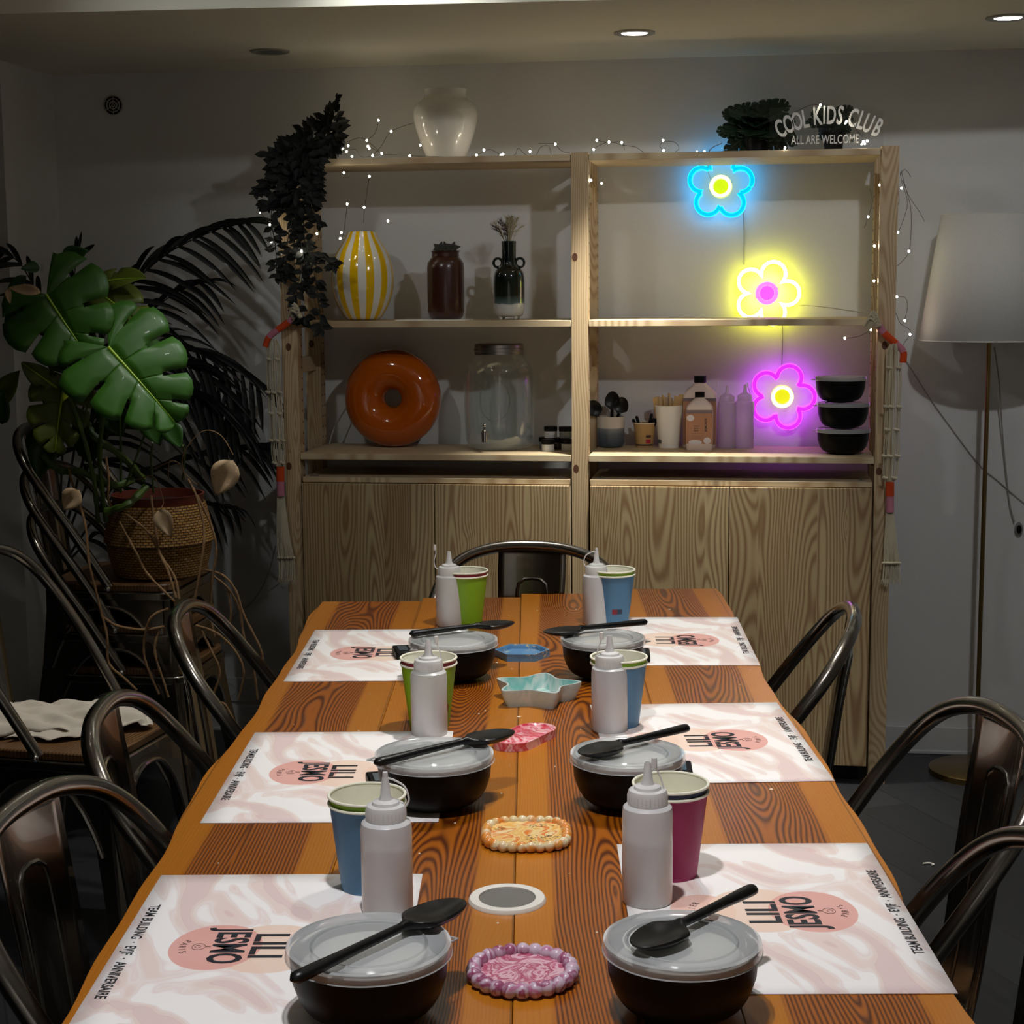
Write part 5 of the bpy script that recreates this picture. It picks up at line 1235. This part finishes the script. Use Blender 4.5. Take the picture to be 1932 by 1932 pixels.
p = Py(1922, 998, WALL-0.012)
t = thing('foot_switch', 'small dark oval switch on the cable right of the lamp pole', 'switch', p, 0)
obj('switch_body', MB().sphere((0, 0, 0), 0.02, 20, 12, sx=0.6, sy=0.45, sz=1.0), simple('switch_grey', srgb(120, 118, 116), 0.4), t)
obj('switch_rocker', MB().sphere((0, -0.006, 0), 0.013, 16, 10, sx=0.6, sy=0.45, sz=1.0), M['black'], t)
cable('wall_cable', [(1706, 675), (1750, 745), (1800, 815), (1850, 880), (1880, 905), (1940, 955), (2000, 985)], WALL-0.006, 0.0018, 'dark thin cable running slantwise down the wall behind the lamp')
cable('wall_cable', [(520, 1030), (505, 1085), (480, 1130), (440, 1165), (405, 1200)], [0.2, 0.28, WALL-0.01, WALL-0.01, WALL-0.01], 0.0016, 'dark thin cable behind the left tassel')
# small white scrap on the floor
p = Pz(1757, 1632, 0.0)
o = obj('plastic_scrap', MB().tube(crom([p+Vector((-0.02, 0, 0.003)), p+Vector((-0.005, 0.006, 0.003)), p+Vector((0.006, -0.002, 0.003)), p+Vector((0.0, -0.008, 0.003))], 4), 0.002, 5), M['paper']); tag(o, 'tiny white curled scrap on the dark floor right of the table', 'scrap')

# ================================================================ linen cloth on the chair seat
def cloth():
    g = MB(); nx, ny = 60, 34; vs = []
    a0 = Pz(12, 1345, 0.485)
    hx, hy = 0.185, 0.115
    for i in range(nx+1):
        for j in range(ny+1):
            u = -1+2*i/nx; v = -1+2*j/ny
            x = hx*u*(1+0.06*math.sin(v*4+1))+0.012*math.sin(v*7); y = hy*v*(1-0.16*u+0.09*math.sin(u*5))
            z = 0.006+0.010*abs(math.sin(v*7.5+u*1.7+math.sin(u*3)))+0.008*abs(math.sin(v*3.1-u*0.8))+0.013*(1-v*v)*(1-0.3*u)+0.004*math.sin(u*14+v*5)+0.008*max(0, math.sin(u*6+2.5*v))*(1-abs(v))
            if abs(u) > 0.92: z *= 0.6
            vs.append((x, y, z))
    g.add(vs, [(i*(ny+1)+j, (i+1)*(ny+1)+j, (i+1)*(ny+1)+j+1, i*(ny+1)+j+1) for i in range(nx) for j in range(ny)])
    g2 = MB(); vs = []
    for i in range(25):
        for j in range(13):
            u = i/24; v = j/12; x = -0.12+0.20*u+0.02*math.sin(v*3); y = -0.075-0.075*v+0.012*math.sin(u*9)*v; z = 0.012-0.008*v+0.007*abs(math.sin(u*11+v))
            vs.append((x, y, z))
    g2.add(vs, [(i*13+j, (i+1)*13+j, (i+1)*13+j+1, i*13+j+1) for i in range(24) for j in range(12)])
    o = obj('linen_cloth', merge([g, g2]), simple('linen', srgb(206, 196, 180), 0.9, 0.4, 700, 0.08), None, (CX-0.03, CY+0.05, 0.4615), (0, 0, 0.22), solid=0.0015)
    tag(o, 'crumpled folded natural linen cloth lying on a wooden chair seat', 'cloth')
cloth()

# ================================================================ basket and monstera on the stack of chairs
BX, BY, BZ = -1.025, SY-0.01, 0.216+0.460
def weave():
    g = N('seagrass_weave'); sep = g.n('ShaderNodeSeparateXYZ', {0: g.coord()})
    a = g.math('ARCTAN2', sep.outputs[1], sep.outputs[0])
    cb = g.n('ShaderNodeCombineXYZ', {0: g.math('MULTIPLY', a, 0.14), 1: sep.outputs[2], 2: 0.0})
    br = g.n('ShaderNodeTexBrick', {'Vector': cb.outputs[0], 'Color1': srgb(178, 134, 66), 'Color2': srgb(150, 106, 46), 'Mortar': srgb(70, 42, 14), 'Scale': 1.0, 'Mortar Size': 0.0016, 'Mortar Smooth': 0.8, 'Brick Width': 0.014, 'Row Height': 0.0072})
    g.p(color=br.outputs[0], rough=0.8); g.bump(br.outputs['Fac'], -0.8 if False else 0.8, 0.004); return g.m
M['weave'] = weave()
bk = thing('woven_basket', 'woven seagrass basket with a folded collar on the stacked chairs', 'basket', (BX, BY, BZ))
R_ = 0.150
obj('basket_body', MB().lathe([(0.0001, 0.003), (0.118, 0.003), (0.128, 0.008), (0.142, 0.06), (0.148, 0.10), (0.140, 0.16), (0.128, 0.20), (0.124, 0.20), (0.134, 0.10), (0.0001, 0.02)], 64), M['weave'], bk)
bk.scale = (0.93, 0.93, 0.93)
obj('folded_collar', MB().lathe([(0.126, 0.205), (0.131, 0.208), (0.142, 0.165), (0.153, 0.108), (0.155, 0.100), (0.151, 0.098), (0.140, 0.14), (0.132, 0.19)], 64), M['weave'], bk)
mo = thing('monstera_plant', 'big monstera in a red-brown inner pot, roots trailing over the chairs', 'plant', (BX, BY, BZ+0.03))
obj('inner_pot', MB().lathe([(0.0001, 0.0), (0.095, 0.0), (0.118, 0.178), (0.121, 0.185), (0.115, 0.185), (0.112, 0.160), (0.0001, 0.160)], 48), simple('terracotta_plastic', srgb(110, 44, 28), 0.5), mo)
obj('soil', MB().lathe([(0.0001, 0.166), (0.06, 0.168), (0.1118, 0.161)], 32), simple('soil', srgb(34, 24, 16), 1.0, 1.0, 60, 0.4), mo)
YM = BY-0.20
V3 = Vector
def PL(u, v, y): return Py(u, v, y)
LV = [  # base px, tip px, depth, width ratio, material, normal, lobes
    ((205, 655), (318, 778), YM-0.10, 0.62, 'leaf', (-0.1, -0.8, 0.6), 5), ((88, 556), (150, 655), YM-0.05, 0.80, 'leaf', (-0.2, -0.75, 0.6), 4),
    ((172, 545), (262, 592), YM+0.02, 0.55, 'leafo', (0.2, -0.6, 0.8), 3), ((175, 540), (255, 505), YM+0.06, 0.35, 'leafo', (0.1, -0.7, 0.7), 2), ((172, 545), (238, 622), YM+0.05, 0.30, 'leafo', (0.4, -0.7, 0.5), 2), ((172, 542), (100, 515), YM+0.05, 0.26, 'leafo', (0.0, -0.6, 0.8), 2),
    ((120, 735), (100, 842), YM-0.03, 0.60, 'leafo', (0.2, -0.9, 0.2), 5), ((118, 738), (45, 690), YM-0.02, 0.34, 'leafo', (-0.3, -0.8, 0.4), 2),
    ((165, 668), (122, 750), YM-0.06, 0.26, 'leafy', (0.5, -0.8, 0.3), 1), ((125, 650), (180, 700), YM-0.02, 0.55, 'leaf', (0.1, -0.9, 0.3), 2),
    ((262, 655), (285, 720), YM+0.03, 0.45, 'leaf', (0.3, -0.8, 0.4), 2)]
for (b_, t_, y, wr, m, nr, lo) in LV:
    split_leaf(mo, PL(b_[0], b_[1], y+0.02), PL(t_[0], t_[1], y-0.05), nr, wr, m, lo, 'vein', notch=0.38, droop=0.24)
for (b_, t_, y, wr, m) in (((283, 782), (300, 838), YM, 0.42, 'leaf'), ((318, 800), (340, 842), YM, 0.36, 'leaf'), ((268, 780), (272, 812), YM+0.02, 0.4, 'leafd'), ((0, 760), (30, 700), YM, 0.3, 'leafo'), ((5, 800), (2, 735), YM, 0.25, 'leafd'), ((75, 545), (35, 590), YM, 0.35, 'leafd'),
                            ((60, 860), (100, 800), YM+0.05, 0.35, 'leafd'), ((90, 830), (70, 900), YM+0.02, 0.4, 'leafd'), ((150, 860), (200, 800), YM+0.08, 0.4, 'leafd'), ((50, 520), (5, 560), YM+0.1, 0.2, 'leafd'), ((60, 640), (20, 560), YM+0.02, 0.4, 'leafd'), ((200, 760), (230, 820), YM+0.05, 0.4, 'leafd'), ((120, 500), (160, 470), YM+0.1, 0.4, 'leafd'), ((75, 505), (40, 505), YM+0.08, 0.35, 'leafd')):
    plain_leaf(mo, PL(b_[0], b_[1], y), PL(t_[0], t_[1], y-0.03), (0.1, -0.85, 0.4), wr, m)
for (b_, t_, wr, y) in (((440, 868), (405, 936), 0.36, YM-0.04), ((150, 925), (118, 962), 0.42, YM-0.14), ((300, 962), (322, 1012), 0.32, YM-0.05), ((78, 552), (12, 540), 0.16, YM-0.08), ((15, 545), (18, 572), 0.2, YM-0.09)):
    o = plain_leaf(mo, PL(b_[0], b_[1], y), PL(t_[0], t_[1], y-0.015), (0.2, -0.9, 0.25), wr, 'drybeige', 0.25, 0.2, 'dry_leaf'); o['label'] = 'dry beige curled leaf'
def tubes(parent, paths, r, m, name, lbl=None):
    for pth in paths:
        pts = crom([PL(u, v, y)-parent.location for u, v, y in pth], 7); rr_ = r if not isinstance(r, list) else r[0]
        o = obj(name, MB().tube(pts, [rr_*(1+0.18*math.sin(i*1.9)) for i in range(len(pts))], 7), M[m], parent)
        if lbl: o['label'] = lbl
tubes(mo, [[(185, 985, YM+0.05), (176, 900, YM-0.02), (150, 800, YM-0.04), (125, 742, YM-0.03)], [(200, 985, YM+0.02), (188, 860, YM), (200, 740, YM-0.04), (206, 660, YM-0.08)]], 0.006, 'stem', 'petiole')
tubes(mo, [[(228, 930, YM+0.05), (228, 850, YM+0.03), (225, 760, YM+0.02)], [(236, 920, YM+0.06), (258, 860, YM+0.03), (285, 790, YM)], [(150, 860, YM+0.1), (172, 700, YM+0.1), (173, 545, YM+0.06)], [(345, 905, YM+0.08), (348, 860, YM+0.03), (345, 840, YM)], [(290, 930, YM+0.08), (285, 870, YM+0.04), (288, 835, YM)]], 0.003, 'stem', 'petiole')
tubes(mo, [[(270, 905, YM+0.1), (232, 862, YM+0.04), (180, 825, YM), (165, 800, YM+0.02)], [(80, 860, YM), (115, 888, YM), (150, 890, YM), (215, 915, YM+0.03), (250, 905, YM+0.08)], [(200, 965, YM-0.02), (240, 952, YM-0.02), (275, 920, YM+0.06)]], 0.0095, 'stem', 'thick_stem')
tubes(mo, [[(200, 862, YM), (205, 900, YM-0.02), (204, 940, YM-0.02), (210, 955, YM)], [(130, 885, YM-0.02), (136, 910, YM-0.04), (160, 985, YM-0.08), (168, 1060, YM-0.10), (180, 1110, YM-0.10), (190, 1150, YM-0.10), (202, 1200, YM-0.11), (205, 1250, YM-0.11), (235, 1280, YM-0.12), (258, 1302, YM-0.12)],
    [(225, 985, YM-0.04), (258, 1045, YM-0.06), (280, 1085, YM-0.07), (330, 1135, YM-0.08)], [(240, 972, YM-0.03), (280, 1005, YM-0.05), (305, 1050, YM-0.06), (330, 1090, YM-0.07), (338, 1130, YM-0.08)], [(285, 935, YM-0.02), (292, 990, YM-0.04), (300, 1040, YM-0.06), (318, 1080, YM-0.07), (332, 1128, YM-0.08)],
    [(355, 905, YM+0.05), (372, 940, YM), (385, 1000, YM-0.02), (382, 1050, YM-0.04), (368, 1130, YM-0.05)], [(372, 935, YM+0.02), (398, 990, YM), (408, 1040, YM), (400, 1100, YM), (397, 1160, YM), (405, 1200, YM)],
    [(385, 1075, YM+0.05), (420, 1085, YM+0.02), (445, 1115, YM+0.02), (460, 1160, YM+0.02), (490, 1220, YM+0.02), (496, 1245, YM+0.02)], [(400, 1085, YM+0.05), (430, 1110, YM+0.03), (452, 1150, YM+0.03), (460, 1200, YM+0.03), (478, 1260, YM+0.03), (486, 1320, YM+0.03)],
    [(370, 1180, YM), (410, 1195, YM-0.02), (445, 1230, YM-0.02), (460, 1270, YM-0.02), (450, 1320, YM-0.02)], [(380, 1190, YM), (400, 1230, YM-0.01), (415, 1270, YM-0.01), (402, 1320, YM-0.02), (425, 1330, YM-0.02), (450, 1380, YM-0.02)], [(190, 1160, YM-0.09), (220, 1180, YM-0.09), (270, 1188, YM-0.09), (310, 1182, YM-0.08)],
    [(318, 1148, YM-0.07), (285, 1165, YM-0.09), (272, 1210, YM-0.09), (275, 1250, YM-0.09), (300, 1310, YM-0.09)], [(300, 1190, YM-0.08), (292, 1230, YM-0.09), (310, 1290, YM-0.09), (318, 1315, YM-0.09)], [(430, 1115, YM+0.03), (436, 1160, YM+0.03), (425, 1215, YM+0.03)]], 0.0032, 'root', 'aerial_root')
tubes(mo, [[(350, 905, YM), (345, 860, YM-0.02), (380, 815, YM-0.03), (415, 820, YM-0.04), (440, 858, YM-0.04)], [(290, 885, YM), (330, 870, YM), (345, 890, YM+0.03), (372, 915, YM+0.03)], [(260, 905, YM), (290, 900, YM-0.02), (308, 945, YM-0.02), (300, 962, YM-0.04)], [(318, 905, YM), (320, 870, YM-0.02), (340, 875, YM)]], 0.0012, 'root', 'thin_root')

# ================================================================ palm behind
px, py = -1.42, -0.02
pm = thing('palm_plant', 'dark feathery palm behind the monstera, fronds arching to the shelves', 'plant', (px, py, 0))
obj('plant_pot', MB().lathe([(0.0001, 0), (0.12, 0), (0.15, 0.28), (0.155, 0.29), (0.143, 0.29), (0.14, 0.26), (0.0001, 0.26)], 40), M['black'], pm)
def frond(path, n, Lmax, hang, y0, side=(-1, 1)):
    """rachis through photo points with narrow hanging leaflets on both sides"""
    c = crom([PL(u, v, y)-pm.location for u, v, y in path], 8); N_ = len(c); g = MB()
    g.tube(c, [0.004*(1-0.75*i/N_) for i in range(N_)], 6)
    def blade(p, d, L, w_):
        d = d.normalized(); q = d.cross(V3((0, -1, 0.1))); q = q.normalized() if q.length > 0.01 else V3((1, 0, 0)); vs = []; m_ = 7
        for i in range(m_+1):
            s_ = i/m_; ctr = p+d*L*s_+V3((0, 0, -hang*L*s_*s_)); ww = w_*math.sin(PI*(0.12+0.88*s_))**0.7*(1 if s_ < 0.98 else 0.1)
            vs += [tuple(ctr-q*ww), tuple(ctr+V3((0, 0.002, 0))), tuple(ctr+q*ww)]
        g.add(vs, [(i*3+k, (i+1)*3+k, (i+1)*3+k+1, i*3+k+1) for i in range(m_) for k in range(2)])
    for k in range(n):
        f = 0.16+0.84*(k+0.5)/n; i = min(N_-2, int(f*(N_-1))); p = c[i]; tg = (c[i+1]-c[i-1]).normalized(); up = V3((0, 0, 1)); L = Lmax*(math.sin(PI*min(1, 0.22+f*0.72))**0.7)
        for sd in side:
            nr = V3((0, -1, 0)).cross(tg)*sd
            blade(p, tg*0.75+nr*(0.75 if nr.z < 0 else 0.22)+V3((0, random.uniform(-0.35, 0.15), 0)), L*random.uniform(0.85, 1.1), 0.0085)
    blade(c[-1], (c[-1]-c[-3]), Lmax*0.45, 0.005)
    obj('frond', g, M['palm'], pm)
Yp = 0.06
frond([(110, 1050, 0.0), (150, 800, 0.0), (215, 590, Yp), (300, 490, Yp), (400, 437, Yp), (470, 420, Yp)], 20, 0.25, 0.40, Yp)
frond([(110, 1050, 0.0), (180, 800, 0.0), (262, 665, Yp), (350, 660, Yp), (430, 690, Yp), (490, 730, Yp)], 18, 0.27, 0.6, Yp)
frond([(110, 1060, 0.0), (170, 900, 0.0), (240, 760, Yp-0.05), (330, 735, Yp-0.05), (400, 760, Yp-0.05), (450, 800, Yp-0.05)], 16, 0.25, 0.7, Yp)
frond([(110, 1080, 0.0), (200, 950, 0.02), (290, 890, Yp+0.02), (390, 858, Yp+0.02), (470, 846, Yp+0.02), (505, 842, Yp+0.02)], 16, 0.16, 0.4, Yp)
frond([(110, 1050, 0.0), (120, 800, 0.0), (130, 620, 0.02), (140, 520, 0.02), (148, 470, 0.02)], 5, 0.12, 0.0, Yp)
frond([(110, 1050, 0.0), (100, 800, -0.1), (90, 620, -0.12), (40, 500, -0.15), (-20, 470, -0.15)], 12, 0.15, 0.4, Yp)
frond([(110, 1080, 0.0), (190, 1000, 0.02), (280, 960, Yp), (380, 950, Yp), (450, 960, Yp)], 12, 0.12, 0.9, Yp)
frond([(110, 1060, 0.0), (190, 850, 0.0), (270, 720, Yp), (340, 690, Yp), (400, 720, Yp), (440, 770, Yp)], 14, 0.24, 0.5, Yp)
frond([(110, 1060, 0.0), (180, 780, 0.0), (240, 640, 0.1), (320, 560, 0.1), (390, 530, 0.1)], 12, 0.22, 0.5, Yp)
